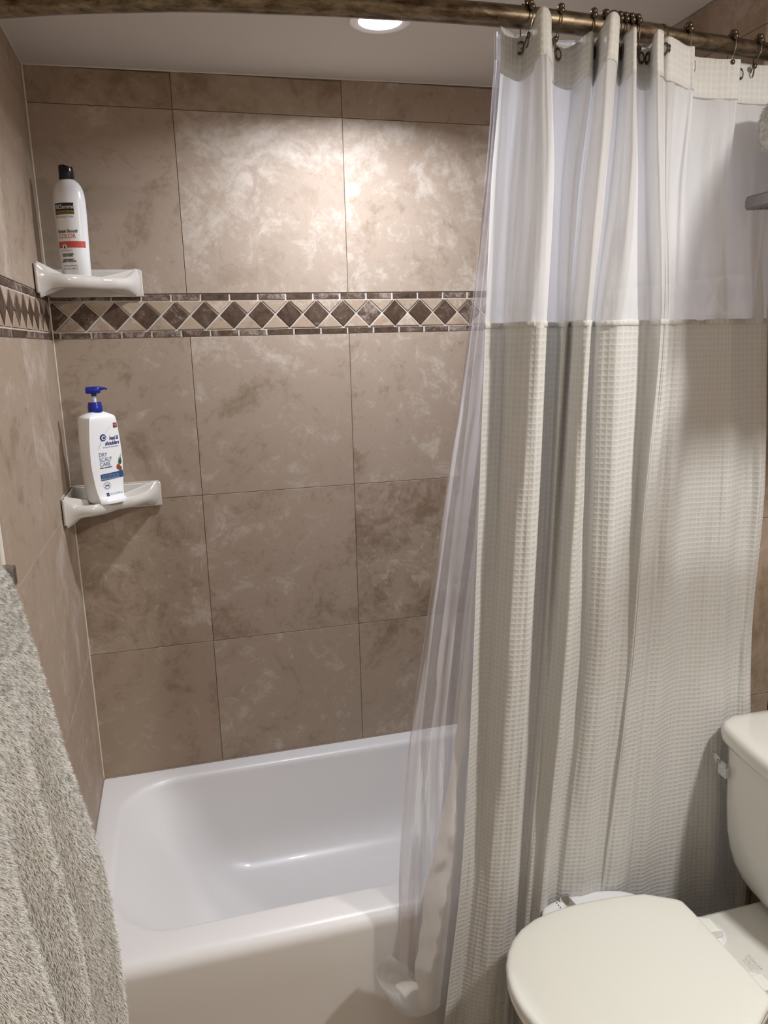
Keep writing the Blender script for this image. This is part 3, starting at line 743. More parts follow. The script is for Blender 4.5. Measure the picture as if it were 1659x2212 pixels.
CY = [[-0.9550, -0.9400, -0.9280, -0.9700, -1.0100, -1.0220, -1.0080, -0.9689, -0.9268, -0.9196, -0.9696, -0.9792, -0.9319, -0.9885, -1.0238, -1.0142, -0.9591, -0.9394, -0.9736, -0.9963, -0.9364, -0.9319, -0.9966, -0.9889, -0.9719, -0.9813, -0.9708, -0.9497, -0.9488, -0.9097, -0.9065, -0.9136, -0.9115, -0.8918, -0.8902, -0.8948, -0.8757],
 [-0.9550, -0.9400, -0.9280, -0.9700, -1.0100, -1.0220, -1.0079, -0.9686, -0.9267, -0.9196, -0.9699, -0.9793, -0.9320, -0.9887, -1.0241, -1.0144, -0.9593, -0.9395, -0.9734, -0.9960, -0.9373, -0.9361, -0.9962, -0.9884, -0.9745, -0.9808, -0.9702, -0.9474, -0.9476, -0.9118, -0.9064, -0.9147, -0.9127, -0.8920, -0.8899, -0.8943, -0.8757],
 [-0.9527, -0.9377, -0.9257, -0.9677, -1.0077, -1.0197, -1.0049, -0.9658, -0.9242, -0.9181, -0.9688, -0.9782, -0.9341, -0.9874, -1.0224, -1.0132, -0.9586, -0.9383, -0.9715, -0.9936, -0.9352, -0.9378, -0.9929, -0.9851, -0.9743, -0.9783, -0.9689, -0.9454, -0.9456, -0.9114, -0.9053, -0.9153, -0.9129, -0.8892, -0.8882, -0.8936, -0.8752],
 [-0.9465, -0.9322, -0.9208, -0.9607, -0.9987, -1.0101, -0.9963, -0.9594, -0.9196, -0.9137, -0.9579, -0.9673, -0.9409, -0.9803, -1.0135, -1.0048, -0.9536, -0.9349, -0.9665, -0.9858, -0.9398, -0.9423, -0.9827, -0.9761, -0.9681, -0.9688, -0.9602, -0.9378, -0.9372, -0.9039, -0.8984, -0.9084, -0.9063, -0.8817, -0.8823, -0.8902, -0.8731],
 [-0.9294, -0.9166, -0.9064, -0.9421, -0.9761, -0.9863, -0.9739, -0.9411, -0.9058, -0.9007, -0.9345, -0.9430, -0.9339, -0.9601, -0.9896, -0.9820, -0.9366, -0.9195, -0.9475, -0.9652, -0.9382, -0.9410, -0.9641, -0.9585, -0.9533, -0.9517, -0.9436, -0.9215, -0.9221, -0.8925, -0.8893, -0.8964, -0.8963, -0.8733, -0.8744, -0.8817, -0.8698],
 [-0.9076, -0.8971, -0.8887, -0.9181, -0.9461, -0.9545, -0.9444, -0.9175, -0.8888, -0.8848, -0.9074, -0.9154, -0.9182, -0.9335, -0.9577, -0.9516, -0.9146, -0.9007, -0.9235, -0.9383, -0.9258, -0.9283, -0.9384, -0.9340, -0.9308, -0.9285, -0.9220, -0.9011, -0.9020, -0.8804, -0.8791, -0.8828, -0.8850, -0.8677, -0.8693, -0.8762, -0.8664],
 [-0.8839, -0.8776, -0.8726, -0.8902, -0.9070, -0.9120, -0.9060, -0.8900, -0.8730, -0.8707, -0.8806, -0.8872, -0.8916, -0.8999, -0.9145, -0.9109, -0.8889, -0.8809, -0.8945, -0.9035, -0.8991, -0.9007, -0.9041, -0.9016, -0.9001, -0.8982, -0.8942, -0.8801, -0.8791, -0.8701, -0.8693, -0.8712, -0.8715, -0.8635, -0.8652, -0.8694, -0.8635],
 [-0.8710, -0.8659, -0.8617, -0.8764, -0.8904, -0.8946, -0.8897, -0.8764, -0.8623, -0.8606, -0.8658, -0.8728, -0.8780, -0.8850, -0.8972, -0.8944, -0.8761, -0.8698, -0.8812, -0.8891, -0.8883, -0.8896, -0.8903, -0.8882, -0.8874, -0.8859, -0.8829, -0.8698, -0.8679, -0.8641, -0.8642, -0.8666, -0.8663, -0.8614, -0.8628, -0.8663, -0.8614]]
LZ = [2.175, 2.09, 1.81, 1.52, 1.33, 1.14, 0.85, 0.5, 0.16]
LX = [[0.8816, 0.8841, 0.8951, 0.9005, 0.9203, 0.9331, 0.9561, 0.9746, 1.0059, 1.0351, 1.0777, 1.1116, 1.1623, 1.2037, 1.2571, 1.3006, 1.3620, 1.4125, 1.4798, 1.5120],
 [0.8780, 0.8797, 0.8930, 0.8992, 0.9179, 0.9296, 0.9563, 0.9736, 1.0047, 1.0342, 1.0777, 1.1105, 1.1635, 1.1985, 1.2542, 1.2963, 1.3575, 1.4061, 1.4759, 1.5120],
 [0.8543, 0.8565, 0.8721, 0.8815, 0.9047, 0.9178, 0.9484, 0.9674, 1.0017, 1.0297, 1.0738, 1.1065, 1.1574, 1.1957, 1.2509, 1.2929, 1.3534, 1.3966, 1.4615, 1.5050],
 [0.8193, 0.8257, 0.8450, 0.8600, 0.8856, 0.9036, 0.9387, 0.9599, 0.9962, 1.0257, 1.0699, 1.1034, 1.1554, 1.1932, 1.2494, 1.2896, 1.3510, 1.3946, 1.4548, 1.4940],
 [0.7924, 0.8021, 0.8251, 0.8418, 0.8696, 0.8906, 0.9282, 0.9523, 0.9891, 1.0176, 1.0645, 1.0980, 1.1472, 1.1859, 1.2424, 1.2835, 1.3451, 1.3895, 1.4521, 1.4918],
 [0.7634, 0.7755, 0.8015, 0.8198, 0.8509, 0.8748, 0.9129, 0.9378, 0.9750, 1.0076, 1.0518, 1.0841, 1.1360, 1.1745, 1.2291, 1.2723, 1.3305, 1.3758, 1.4370, 1.4771],
 [0.7229, 0.7413, 0.7703, 0.7922, 0.8252, 0.8512, 0.8927, 0.9228, 0.9603, 0.9915, 1.0327, 1.0636, 1.1132, 1.1515, 1.2082, 1.2536, 1.3128, 1.3593, 1.4225, 1.4653],
 [0.6956, 0.7260, 0.7632, 0.7826, 0.8121, 0.8382, 0.8760, 0.9051, 0.9432, 0.9706, 1.0100, 1.0433, 1.0908, 1.1279, 1.1823, 1.2327, 1.2948, 1.3453, 1.4112, 1.4598],
 [0.6971, 0.7198, 0.7565, 0.7767, 0.8028, 0.8279, 0.8610, 0.8927, 0.9252, 0.9548, 0.9918, 1.0243, 1.0715, 1.1139, 1.1659, 1.2194, 1.2818, 1.3359, 1.4014, 1.4554]]
LY = [[-0.9140, -0.9200, -0.9104, -0.9176, -0.9080, -0.9176, -0.9058, -0.9130, -0.9038, -0.9079, -0.8972, -0.9025, -0.8894, -0.8923, -0.8789, -0.8811, -0.8676, -0.8698, -0.8535, -0.8537],
 [-0.9140, -0.9220, -0.9092, -0.9188, -0.9060, -0.9188, -0.9034, -0.9135, -0.9019, -0.9080, -0.8948, -0.9030, -0.8869, -0.8929, -0.8768, -0.8816, -0.8661, -0.8714, -0.8525, -0.8537],
 [-0.9064, -0.9164, -0.9004, -0.9124, -0.8964, -0.9124, -0.8939, -0.9068, -0.8929, -0.9013, -0.8861, -0.8974, -0.8792, -0.8877, -0.8699, -0.8776, -0.8610, -0.8702, -0.8506, -0.8530],
 [-0.8950, -0.9050, -0.8890, -0.9010, -0.8850, -0.9010, -0.8830, -0.8960, -0.8823, -0.8909, -0.8764, -0.8881, -0.8705, -0.8796, -0.8627, -0.8713, -0.8557, -0.8657, -0.8479, -0.8517],
 [-0.8827, -0.8930, -0.8776, -0.8896, -0.8736, -0.8896, -0.8716, -0.8851, -0.8717, -0.8806, -0.8666, -0.8787, -0.8620, -0.8718, -0.8559, -0.8650, -0.8506, -0.8613, -0.8446, -0.8492],
 [-0.8744, -0.8847, -0.8695, -0.8820, -0.8660, -0.8820, -0.8640, -0.8780, -0.8649, -0.8738, -0.8604, -0.8729, -0.8565, -0.8668, -0.8517, -0.8612, -0.8477, -0.8590, -0.8432, -0.8483],
 [-0.8627, -0.8720, -0.8582, -0.8694, -0.8556, -0.8700, -0.8538, -0.8664, -0.8551, -0.8635, -0.8517, -0.8635, -0.8493, -0.8589, -0.8460, -0.8550, -0.8436, -0.8542, -0.8407, -0.8458],
 [-0.8518, -0.8601, -0.8478, -0.8576, -0.8451, -0.8580, -0.8436, -0.8548, -0.8452, -0.8528, -0.8427, -0.8535, -0.8414, -0.8504, -0.8397, -0.8482, -0.8387, -0.8487, -0.8375, -0.8426],
 [-0.8449, -0.8510, -0.8416, -0.8490, -0.8395, -0.8492, -0.8384, -0.8468, -0.8396, -0.8455, -0.8381, -0.8463, -0.8375, -0.8443, -0.8366, -0.8432, -0.8365, -0.8443, -0.8363, -0.8404]]
NCOL = 36
SAG = [(0.0, 2.0, 0.004), (4.8, 1.1, 0.012), (9.5, 1.6, -0.004), (14.5, 1.1, 0.012), (19, 1.0, 0.004), (23, 1.0, 0.004), (31, 1.2, -0.002)]
GROM = [2.0, 8.1, 12.3, 16.6, 17.6, 20.3, 21.0, 24.4, 28.9, 33.0, 35.5]
RINGS = [(0.9303, 0.05, -0.6), (0.9945, -0.35, -1), (1.0602, -0.4, -1), (1.083, -0.3, -1), (1.0983, -0.25, 0), (1.1118, -0.3, -1), (1.1234, -0.3, 0), (1.1351, -0.25, 0), (1.1479, -0.2, 0), (1.2639, -0.3, 0), (1.3714, -0.35, -0.4), (1.4358, -0.4, -1)]
HEM = [[(0.871, -0.872, 1.38), (0.873, -0.874, 1.38), (0.877, -0.872, 1.379)], [(0.849, -0.872, 1.111), (0.853, -0.876, 1.112), (0.863, -0.872, 1.11)], [(0.821, -0.872, 0.846), (0.834, -0.876, 0.846), (0.853, -0.872, 0.84)], [(0.796, -0.864, 0.675), (0.816, -0.872, 0.677), (0.844, -0.866, 0.667)], [(0.768, -0.856, 0.533), (0.803, -0.862, 0.529), (0.84, -0.86, 0.52)], [(0.75, -0.852, 0.455), (0.79, -0.866, 0.456), (0.837, -0.856, 0.434)], [(0.734, -0.85, 0.333), (0.778, -0.866, 0.329), (0.821, -0.854, 0.301)], [(0.728, -0.85, 0.248), (0.766, -0.866, 0.25), (0.808, -0.852, 0.221)], [(0.74, -0.85, 0.137), (0.772, -0.862, 0.156), (0.801, -0.85, 0.156)]]
CURL = [[(0.668, -0.862, 0.334), (0.7, -0.85, 0.29), (0.733, -0.842, 0.242)], [(0.635, -0.892, 0.342), (0.677, -0.862, 0.287), (0.734, -0.846, 0.24)], [(0.625, -0.905, 0.329), (0.669, -0.862, 0.255), (0.735, -0.85, 0.231)], [(0.64, -0.905, 0.287), (0.684, -0.874, 0.233), (0.736, -0.854, 0.212)], [(0.66, -0.898, 0.241), (0.704, -0.876, 0.197), (0.736, -0.858, 0.184)], [(0.686, -0.886, 0.194), (0.715, -0.874, 0.166), (0.736, -0.862, 0.148)]]
def curtain_point(tab_x, tab_y, zs, t, z):
    # column t (float index), height z ; interpolate each row then blend between rows
    i = 0
    while i < len(zs)-2 and z < zs[i+1]: i += 1
    f = (z-zs[i])/(zs[i+1]-zs[i]); fi = i+max(0, min(1, f))
    cols = [(cr(tab_x[k], t), cr(tab_y[k], t)) for k in range(max(0, i-1), min(len(zs), i+3))]
    base = fi-max(0, i-1)
    return cr([c[0] for c in cols], base), cr([c[1] for c in cols], base)
def cloth_part(name, tabs, zs, z_top, z_bot, nu, nv, mat, parent, zfun=None, seed=0., ripple=.0022, thick=0.):
    ncol = len(tabs[0][0]); vs = []; uvs = []
    us_ = [0.]; lastp = None
    for j in range(nv+1):
        z = z_top+(z_bot-z_top)*j/nv
        for i in range(nu+1):
            t = (ncol-1)*i/nu
            x, y = curtain_point(tabs[0], tabs[1], zs, t, z)
            n1 = noise.noise(Vector((t*.9+seed, z*2.4, seed)))*ripple*1.6 + noise.noise(Vector((t*2.2+seed, z*7., 3+seed)))*ripple*.5
            zz = z+(zfun(t/(ncol-1), z) if zfun else 0)
            vs.append((x+n1*.5, y+n1, zz))
    # arc length along the mid row gives the cloth coordinate
    mid = nv//2; acc = [0.]
    for i in range(nu):
        a, b = Vector(vs[mid*(nu+1)+i]), Vector(vs[mid*(nu+1)+i+1]); acc.append(acc[-1]+(b-a).length)
    fs = [(j*(nu+1)+i, j*(nu+1)+i+1, (j+1)*(nu+1)+i+1, (j+1)*(nu+1)+i) for j in range(nv) for i in range(nu)]
    me = mesh_of(vs, fs, name); uvl = me.uv_layers.new(name='UVMap')
    buf = []
    for p in me.polygons:
        for li in p.vertices: buf += [acc[li % (nu+1)], vs[li][2]]
    uvl.data.foreach_set('uv', buf)
    o = link(name, me, mat, parent, True)
    if thick:
        md = o.modifiers.new('solid', 'SOLIDIFY'); md.thickness = thick; md.offset = 0
    return o
curtain = empty('shower_curtain', (0, 0, 0))
tag(curtain, 'white waffle-weave shower curtain with sheer top window, gathered to the right', 'shower curtain')
ZH, ZHB, ZW = 2.163, 2.093, 1.690
def sag(f, z):
    s = 0
    for c_, w_, a_ in SAG: s += a_*math.exp(-((f*NCOL-c_)/w_)**2)
    return s
tabs = (CX, CY)
cloth_part('header_band', tabs, CZ, ZH, ZHB, 420, 8, M['header'], curtain, zfun=lambda f, z: sag(f, z), thick=.0016, ripple=.001)
cloth_part('sheer_window', tabs, CZ, ZHB+.001, ZW-.001, 420, 70, M['sheer'], curtain, zfun=lambda f, z: sag(f, z)*sstep(ZW, ZHB, z), ripple=.0045, seed=2.)
cloth_part('waffle_panel', tabs, CZ, ZW, .045, 420, 130, M['waffle'], curtain, thick=.0014, ripple=.0045, seed=5.)
cloth_part('window_hem', tabs, CZ, ZW+.001, ZW-.009, 420, 2, M['header'], curtain, thick=.0038, ripple=.0, seed=5.)
# grommets
def torus(bm, c, nrm, R1, r1, n=20, m=8):
    nrm = Vector(nrm).normalized(); a = nrm.orthogonal().normalized(); b = nrm.cross(a)
    loops = []
    for i in range(n+1):
        t_ = 2*PI*i/n; d = a*math.cos(t_)+b*math.sin(t_)
        loops.append([Vector(c)+d*(R1+r1*math.cos(2*PI*k/m))+nrm*r1*.6*math.sin(2*PI*k/m) for k in range(m)])
    add_loops(bm, loops[:-1]+[loops[0]], False, False)
def cloth_frame(t, z):
    a = Vector((*curtain_point(CX, CY, CZ, t-.15, z), 0)); b = Vector((*curtain_point(CX, CY, CZ, t+.15, z), 0))
    p = (a+b)/2; d = (b-a).normalized(); n = Vector((d.y, -d.x, 0))
    if n.y > 0: n = -n
    return Vector((p.x, p.y, z)), n
for t_ in GROM:
    p, n = cloth_frame(t_, 2.144)
    p.z += sag(t_/NCOL, 2.14)
    bm = bmesh.new(); torus(bm, p+n*.0022, n, .0082, .0026)
    torus(bm, p-n*.0022, n, .0082, .0026)
    a_ = n.orthogonal().normalized(); b_ = n.cross(a_)
    vs_ = [bm.verts.new(p+n*.0034+(a_*math.cos(2*PI*k/20)+b_*math.sin(2*PI*k/20))*.0062) for k in range(20)]
    bm.faces.new(vs_)
    o = link('grommet', from_bm(bm), M['bronze'], curtain, True)
    o.data.materials.append(M['liner_hem'])
    o.data.polygons[len(o.data.polygons)-1].material_index = 1
# rings
def ring(x, yaw, sw):
    y = rod_y(x); e = empty('curtain_ring', (x, y, ZR), yaw)
    rr_ = .0225; pts = []
    # open wire loop: over the rod on roller beads, down to the grommet
    for a in range(200, -21, -20): pts.append((sw*.15*math.sin(R(a))*rr_, -rr_*math.cos(R(a)), rr_*math.sin(R(a))))
    top = pts
    down = [(sw*.004, -.021+0.0, -.020), (sw*.010, -.017, -.034), (sw*.014, -.010, -.044), (sw*.013, -.004, -.048), (sw*.010, .004, -.045), (sw*.004, .013, -.032), (0, .0205, -.014)]
    front = [(-p[0], -p[1], p[2]) for p in down]
    path = [(0, .0225, -.006)] + [( .0, rr_*math.cos(R(a)), rr_*math.sin(R(a))) for a in range(0, 181, 15)] + [(0, -.0228, -.008), (sw*.006, -.021, -.022), (sw*.012, -.015, -.036), (sw*.013, -.006, -.046), (sw*.012, .004, -.047), (sw*.006, .014, -.034), (0, .0215, -.016), (0, .0225, -.006)]
    tube('wire', path, .0011, M['bronze'], e, n=6)
    for a in (25, 55, 85, 115, 145, 172):
        c = (0, -rr_*math.cos(R(a)), rr_*math.sin(R(a)))
        bm = bmesh.new(); bmesh.ops.create_uvsphere(bm, u_segments=14, v_segments=9, radius=.0056)
        for v in bm.verts: v.co += Vector(c)
        link('bead', from_bm(bm), M['bronze'], e, True)
    # the ball ended hook that carries the fabric grommet
    tube('hook', [(sw*.010, -.012, -.050), (sw*.010, -.018, -.046), (sw*.010, -.0205, -.036)], .0014, M['bronze'], e, n=6)
    bm = bmesh.new(); bmesh.ops.create_uvsphere(bm, u_segments=12, v_segments=8, radius=.0050)
    for v in bm.verts: v.co += Vector((sw*.010, -.0215, -.034))
    link('hook_ball', from_bm(bm), M['bronze'], e, True)
    return e
words = ['bronze curtain ring with roller beads nearest the left edge of the curtain',
 'second bronze curtain ring from the left, wire leaning across the rod',
 'third bronze curtain ring from the left, left of the crowded rings',
 'leftmost of the six crowded bronze curtain rings', 'second of the six crowded bronze curtain rings',
 'third of the six crowded bronze curtain rings', 'fourth of the six crowded bronze curtain rings',
 'fifth of the six crowded bronze curtain rings', 'rightmost of the six crowded bronze rings, left of the rod joint',
 'first bronze curtain ring right of the rod joint', 'second bronze curtain ring right of the rod joint',
 'third bronze curtain ring right of the rod joint, at the photo edge']
for (x, yw, sw), w in zip(RINGS, words):
    tag(ring(x, yw, sw), w, 'curtain ring', 'beaded curtain rings on the shower rod')

# ------------------------------------------------------------------ liner
liner = empty('shower_liner', (0, 0, 0))
tag(liner, 'translucent vinyl shower liner hanging behind the white curtain', 'curtain liner')
ltabs = (LX, LY)
cloth_part('film', ltabs, LZ, 2.172, .165, 360, 130, M['liner'], liner, ripple=.005, seed=9.)
cloth_part('top_hem', (LX, [[v-.0012 for v in r_] for r_ in LY]), LZ, 2.1725, 2.128, 300, 4, M['liner_hem'], liner, ripple=.001, seed=9.)
# doubled hem strip low on the left, and the corner curled outwards at its foot
def quad_sheet(name, rows_, mat, thick=.0008, nu=14, nv=30, crink=.0):
    nr, nc = len(rows_), len(rows_[0]); vs = []; 
    for j in range(nv+1):
        tj = (nr-1)*j/nv
        for i in range(nu+1):
            ti = (nc-1)*i/nu; p = []
            for k in range(3):
                colv = [cr([rows_[a][b][k] for b in range(nc)], ti) for a in range(nr)]
                p.append(cr(colv, tj))
            nn = noise.noise(Vector((p[0]*30, p[1]*30, p[2]*22)))*crink
            vs.append((p[0], p[1]+nn, p[2]))
    fs = [(j*(nu+1)+i, j*(nu+1)+i+1, (j+1)*(nu+1)+i+1, (j+1)*(nu+1)+i) for j in range(nv) for i in range(nu)]
    me = mesh_of(vs, fs, name); uvl = me.uv_layers.new(name='UVMap'); buf = []
    for p in me.polygons:
        for li in p.vertices: buf += [vs[li][0]+vs[li][1], vs[li][2]]
    uvl.data.foreach_set('uv', buf)
    return link(name, me, mat, liner, True)
quad_sheet('side_hem', HEM, M['liner_hem'], crink=.004, nv=60)
quad_sheet('curled_corner', CURL, M['liner_hem'], crink=.003, nu=30, nv=30)

# ------------------------------------------------------------------ toilet
toi = empty('toilet', (1.20, -1.137, 0)); tag(toi, 'white toilet with closed lid beside the tub, tank at the right', 'toilet')
TX, TY = 1.20, -1.137
def loc_(p): return (p[0]-TX, p[1]-TY, p[2])
def oval(x0, x1, hw, z, n=64, back=.60, sq=2.15, yc=TY):
    """elongated outline: rounded front at x0, squarer and narrower towards x1"""
    pts = []
    xm = x0+(x1-x0)*.52
    for i in range(n):
        a = 2*PI*i/n; c, s = math.cos(a), math.sin(a)
        if c < 0:
            x = xm-(xm-x0)*abs(c)**(2/sq); y = hw*math.copysign(abs(s)**(2/sq), s)
        else:
            e = 2/3.6
            x = xm+(x1-xm)*abs(c)**e; y = hw*math.copysign(abs(s)**e, s)
            k = (x-xm)/(x1-xm); y *= 1-(1-back)*k**2.2
        pts.append(loc_((x, yc+y, z)))
    return pts
def lid_outline(z, k=0., n=0):
    # half outline from the front tip to the hinge corner (x, half width)
    H = [(.838, 0), (.8395, .026), (.845, .054), (.855, .083), (.871, .111), (.893, .137), (.922, .159), (.960, .177), (1.00, .187), (1.05, .192), (1.10, .192),
         (1.15, .189), (1.19, .185), (1.215, .181), (1.232, .177), (1.243, .171), (1.262, .159), (1.283, .147), (1.293, .140), (1.299, .131), (1.301, .10), (1.301, .05)]
    TYL = -1.148
    cx, m = 1.08, 1-k
    up_ = [(cx+(x-cx)*(1-k/.22), y*(1-k/.18)) for x, y in H]
    full = [loc_((x, TYL+y, z)) for x, y in up_] + [loc_((x, TYL-y, z)) for x, y in reversed(up_[1:])]
    return full
bm = bmesh.new()
add_loops(bm, [lid_outline(.4275, .006), lid_outline(.4285, .002), lid_outline(.432, 0), lid_outline(.440, .0005), lid_outline(.4445, .004), lid_outline(.4462, .010), lid_outline(.4475, .03), lid_outline(.4485, .08)])
o = link('lid', from_bm(bm), M['seat'], toi); autosmooth(o, 55)
bm = bmesh.new()
add_loops(bm, [lid_outline(.408, .008), lid_outline(.409, .003), lid_outline(.414, .001), lid_outline(.422, .002), lid_outline(.4255, .007)])
o = link('seat', from_bm(bm), M['seat'], toi); autosmooth(o, 55)
bowl = [oval(.98, 1.40, .10, .002), oval(.97, 1.42, .105, .02), oval(.97, 1.42, .10, .12), oval(.95, 1.40, .105, .20), oval(.91, 1.36, .130, .28),
        oval(.872, 1.33, .158, .34), oval(.862, 1.32, .166, .375), oval(.860, 1.32, .167, .393), oval(.866, 1.315, .162, .3975)]
bm = bmesh.new(); add_loops(bm, bowl); o = link('bowl', from_bm(bm), M['china'], toi); autosmooth(o, 60)
# deck behind the seat that carries the tank
def rr2(x0, x1, hw, r, z, hw2=None):
    return [loc_((p[0], p[1], p[2])) for p in rrect(x0, x1, TY-hw, TY+hw, r, z, 6)]
bm = bmesh.new(); add_loops(bm, [rr2(1.24, 1.66, .095, .03, .20), rr2(1.22, 1.66, .112, .03, .34), rr2(1.21, 1.66, .118, .03, .390), rr2(1.214, 1.656, .114, .028, .3985), rr2(1.222, 1.65, .106, .022, .4005)])
o = link('deck', from_bm(bm), M['china'], toi); autosmooth(o, 50)
# tank with bowed front, tapering to a rounded foot
def tank_sec(z, hw, xf, bow, r=.035, k=1.):
    pts = []; xb = 1.660
    n = 26
    for i in range(n+1):
        t_ = -1+2*i/n
        w = hw; y = w*math.copysign(abs(math.sin(t_*PI/2)), t_) if False else w*t_
        x = xf + bow*(t_*t_) + (r*.9)*max(0, (abs(t_)-.86)/.14)**2.2
        pts.append(loc_((x, TY+y, z)))
    pts += [loc_((xb-.012, TY+hw, z)), loc_((xb, TY+hw-.012, z)), loc_((xb, TY-hw+.012, z)), loc_((xb-.012, TY-hw, z))]
    return pts
tank = []
for z, hw, xf, bow in ((.4015, .120, 1.520, .010), (.408, .140, 1.492, .012), (.42, .158, 1.476, .014), (.44, .176, 1.463, .017), (.47, .196, 1.452, .020), (.50, .208, 1.446, .022), (.54, .217, 1.441, .024), (.60, .223, 1.438, .025), (.68, .227, 1.436, .026), (.757, .229, 1.435, .026)):
    tank.append(tank_sec(z, hw, xf, bow))
bm = bmesh.new(); add_loops(bm, tank); o = link('tank', from_bm(bm), M['china'], toi); autosmooth(o, 60)
tl = [tank_sec(.756, .232, 1.430, .030), tank_sec(.760, .240, 1.420, .032), tank_sec(.768, .243, 1.417, .033), tank_sec(.788, .243, 1.417, .033), tank_sec(.797, .240, 1.421, .033), tank_sec(.801, .234, 1.428, .032), tank_sec(.803, .215, 1.450, .028)]
bm = bmesh.new(); add_loops(bm, tl); o = link('tank_lid', from_bm(bm), M['china'], toi); autosmooth(o, 60)
# flush lever at the tub side corner of the tank front
fl = lathe('flush_lever', [(.0135, .0), (.0135, -.010), (.0125, -.012), (.004, -.012)], M['chrome'], toi, axis='x', n=24, loc=loc_((1.459, -.936, .690)))
bm = bmesh.new()
add_loops(bm, [[loc_(p) for p in q] for q in (
    [(1.4535, -.951, .677), (1.4405, -.951, .677), (1.4405, -.951, .702), (1.4535, -.951, .702)],
    [(1.4530, -.926, .679), (1.4400, -.926, .679), (1.4400, -.926, .704), (1.4530, -.926, .704)],
    [(1.4515, -.922, .690), (1.4450, -.922, .690), (1.4450, -.922, .705), (1.4515, -.922, .705)],
    [(1.452, -.912, .694), (1.447, -.912, .694), (1.447, -.912, .708), (1.452, -.912, .708)],
    [(1.452, -.894, .702), (1.448, -.894, .702), (1.448, -.894, .713), (1.452, -.894, .713)])])
o = link('lever_arm', from_bm(bm), M['chrome'], fl)
# hinges
for sy in (1, -1):
    yc = -1.148+sy*.078
    bm = bmesh.new(); add_loops(bm, [[loc_((1.312+.047*k*math.cos(a), yc+.047*k*math.sin(a), z)) for a in [2*PI*i/40 for i in range(40)]] for k, z in ((1, .4008), (1, .4035), (.96, .4048), (.90, .4050), (.88, .4042), (.1, .4042))])
    hp = link('hinge_plate', from_bm(bm), M['white_plastic'], toi); autosmooth(hp, 35)
    bm = bmesh.new(); add_loops(bm, [[loc_(p) for p in q] for q in (
        [(1.296, yc-.024, .4045), (1.340, yc-.024, .4045), (1.340, yc+.010, .4045), (1.296, yc+.010, .4045)],
        [(1.294, yc-.026, .410), (1.344, yc-.026, .410), (1.344, yc+.012, .410), (1.294, yc+.012, .410)],
        [(1.288, yc-.026, .430), (1.338, yc-.026, .424), (1.338, yc+.012, .424), (1.288, yc+.012, .430)],
        [(1.288, yc-.023, .4325), (1.332, yc-.023, .4275), (1.332, yc+.009, .4275), (1.288, yc+.009, .4325)])])
    link('hinge_block', from_bm(bm), M['seat'], toi)
    lathe('hinge_bolt', [(.006, .4045), (.006, .4065), (.002, .407)], M['nickel'], hp, n=14, loc=loc_((1.326, yc+sy*.026, 0)))
# embossed maker's lettering on the deck
vs_, fs_ = text_verts('KOHLER', .0108)
def deck_txt(vs_, fs_, ox, oy, nm):
    ang = R(-90)
    me = mesh_of([loc_((ox+p[0]*math.cos(ang)-p[1]*math.sin(ang), oy+p[0]*math.sin(ang)+p[1]*math.cos(ang), .4012)) for p in vs_], fs_)
    link(nm, me, M['deck_ink'], toi)
M['deck_ink'] = simple('deck_ink', (.60, .60, .57), .4)
deck_txt(vs_, fs_, 1.359, -1.167, 'stamped_name')
for k, s_ in enumerate(('1.28 Gallons Per Flush', 'ISO 4800 Litres', 'Made in Mexico')):
    v2, f2 = text_verts(s_, .0043); deck_txt(v2, f2, 1.353-.0052*k, -1.167, 'stamped_line')


# bidet attachment: plate under the seat with a side control arm towards the tub
bid = empty('bidet_attachment', (1.13, -.96, .401)); tag(bid, 'white bidet attachment with side control arm sticking out from under the toilet lid', 'bidet')
def bl(p): return (p[0]-1.13, p[1]+.96, p[2]-.401)
def arm(z, k=0.):
    O = [(1.0, -.985), (1.0, -.942), (1.012, -.914), (1.035, -.900), (1.065, -.894), (1.102, -.892), (1.147, -.891), (1.179, -.897), (1.219, -.913), (1.252, -.945), (1.27, -.975), (1.26, -1.01), (1.10, -1.01)]
    c = (1.14, -.96); n = len(O); out = []
    for i in range(56):
        t_ = n*i/56; j = int(t_); f = t_-j
        def g(a, k_): return O[a % n][k_]
        p = []
        for q in (0, 1):
            p0, p1, p2, p3 = g(j-1, q), g(j, q), g(j+1, q), g(j+2, q)
            p.append(.5*((2*p1)+(-p0+p2)*f+(2*p0-5*p1+4*p2-p3)*f*f+(-p0+3*p1-3*p2+p3)*f**3))
        out.append(bl((c[0]+(p[0]-c[0])*(1-k*.7), c[1]+(p[1]-c[1])*(1-k*2), z)))
    return out
bm = bmesh.new(); add_loops(bm, [arm(.4015, .02), arm(.4025, 0), arm(.4045, 0), arm(.4070, .02), arm(.4075, .08)])
o = link('control_arm', from_bm(bm), M['white_plastic'], bid); autosmooth(o, 50)
bm = bmesh.new(); 
band = []
for i in range(9):
    y = -.897-.009*i
    band.append([bl((1.066+.0010*i, y, .4076)), bl((1.087+.0010*i, y, .4076)), bl((1.087+.0010*i, y, .4095)), bl((1.066+.0010*i, y, .4095))])
add_loops(bm, band); lv = link('control_lever', from_bm(bm), M['chrome'], bid)
bm = bmesh.new(); bm_box(bm, bl((1.060, -.905, .407)), bl((1.083, -.898, .422)), .002, 2)
link('lever_tab', from_bm(bm), M['chrome'], lv)
for k in range(5):
    lathe('printed_dot', [(.0016, .0), (.0016, .0004)], M['ink_black'], bid, n=10, loc=bl((1.052+.0005*k, -.904-.0075*k, .4074)))

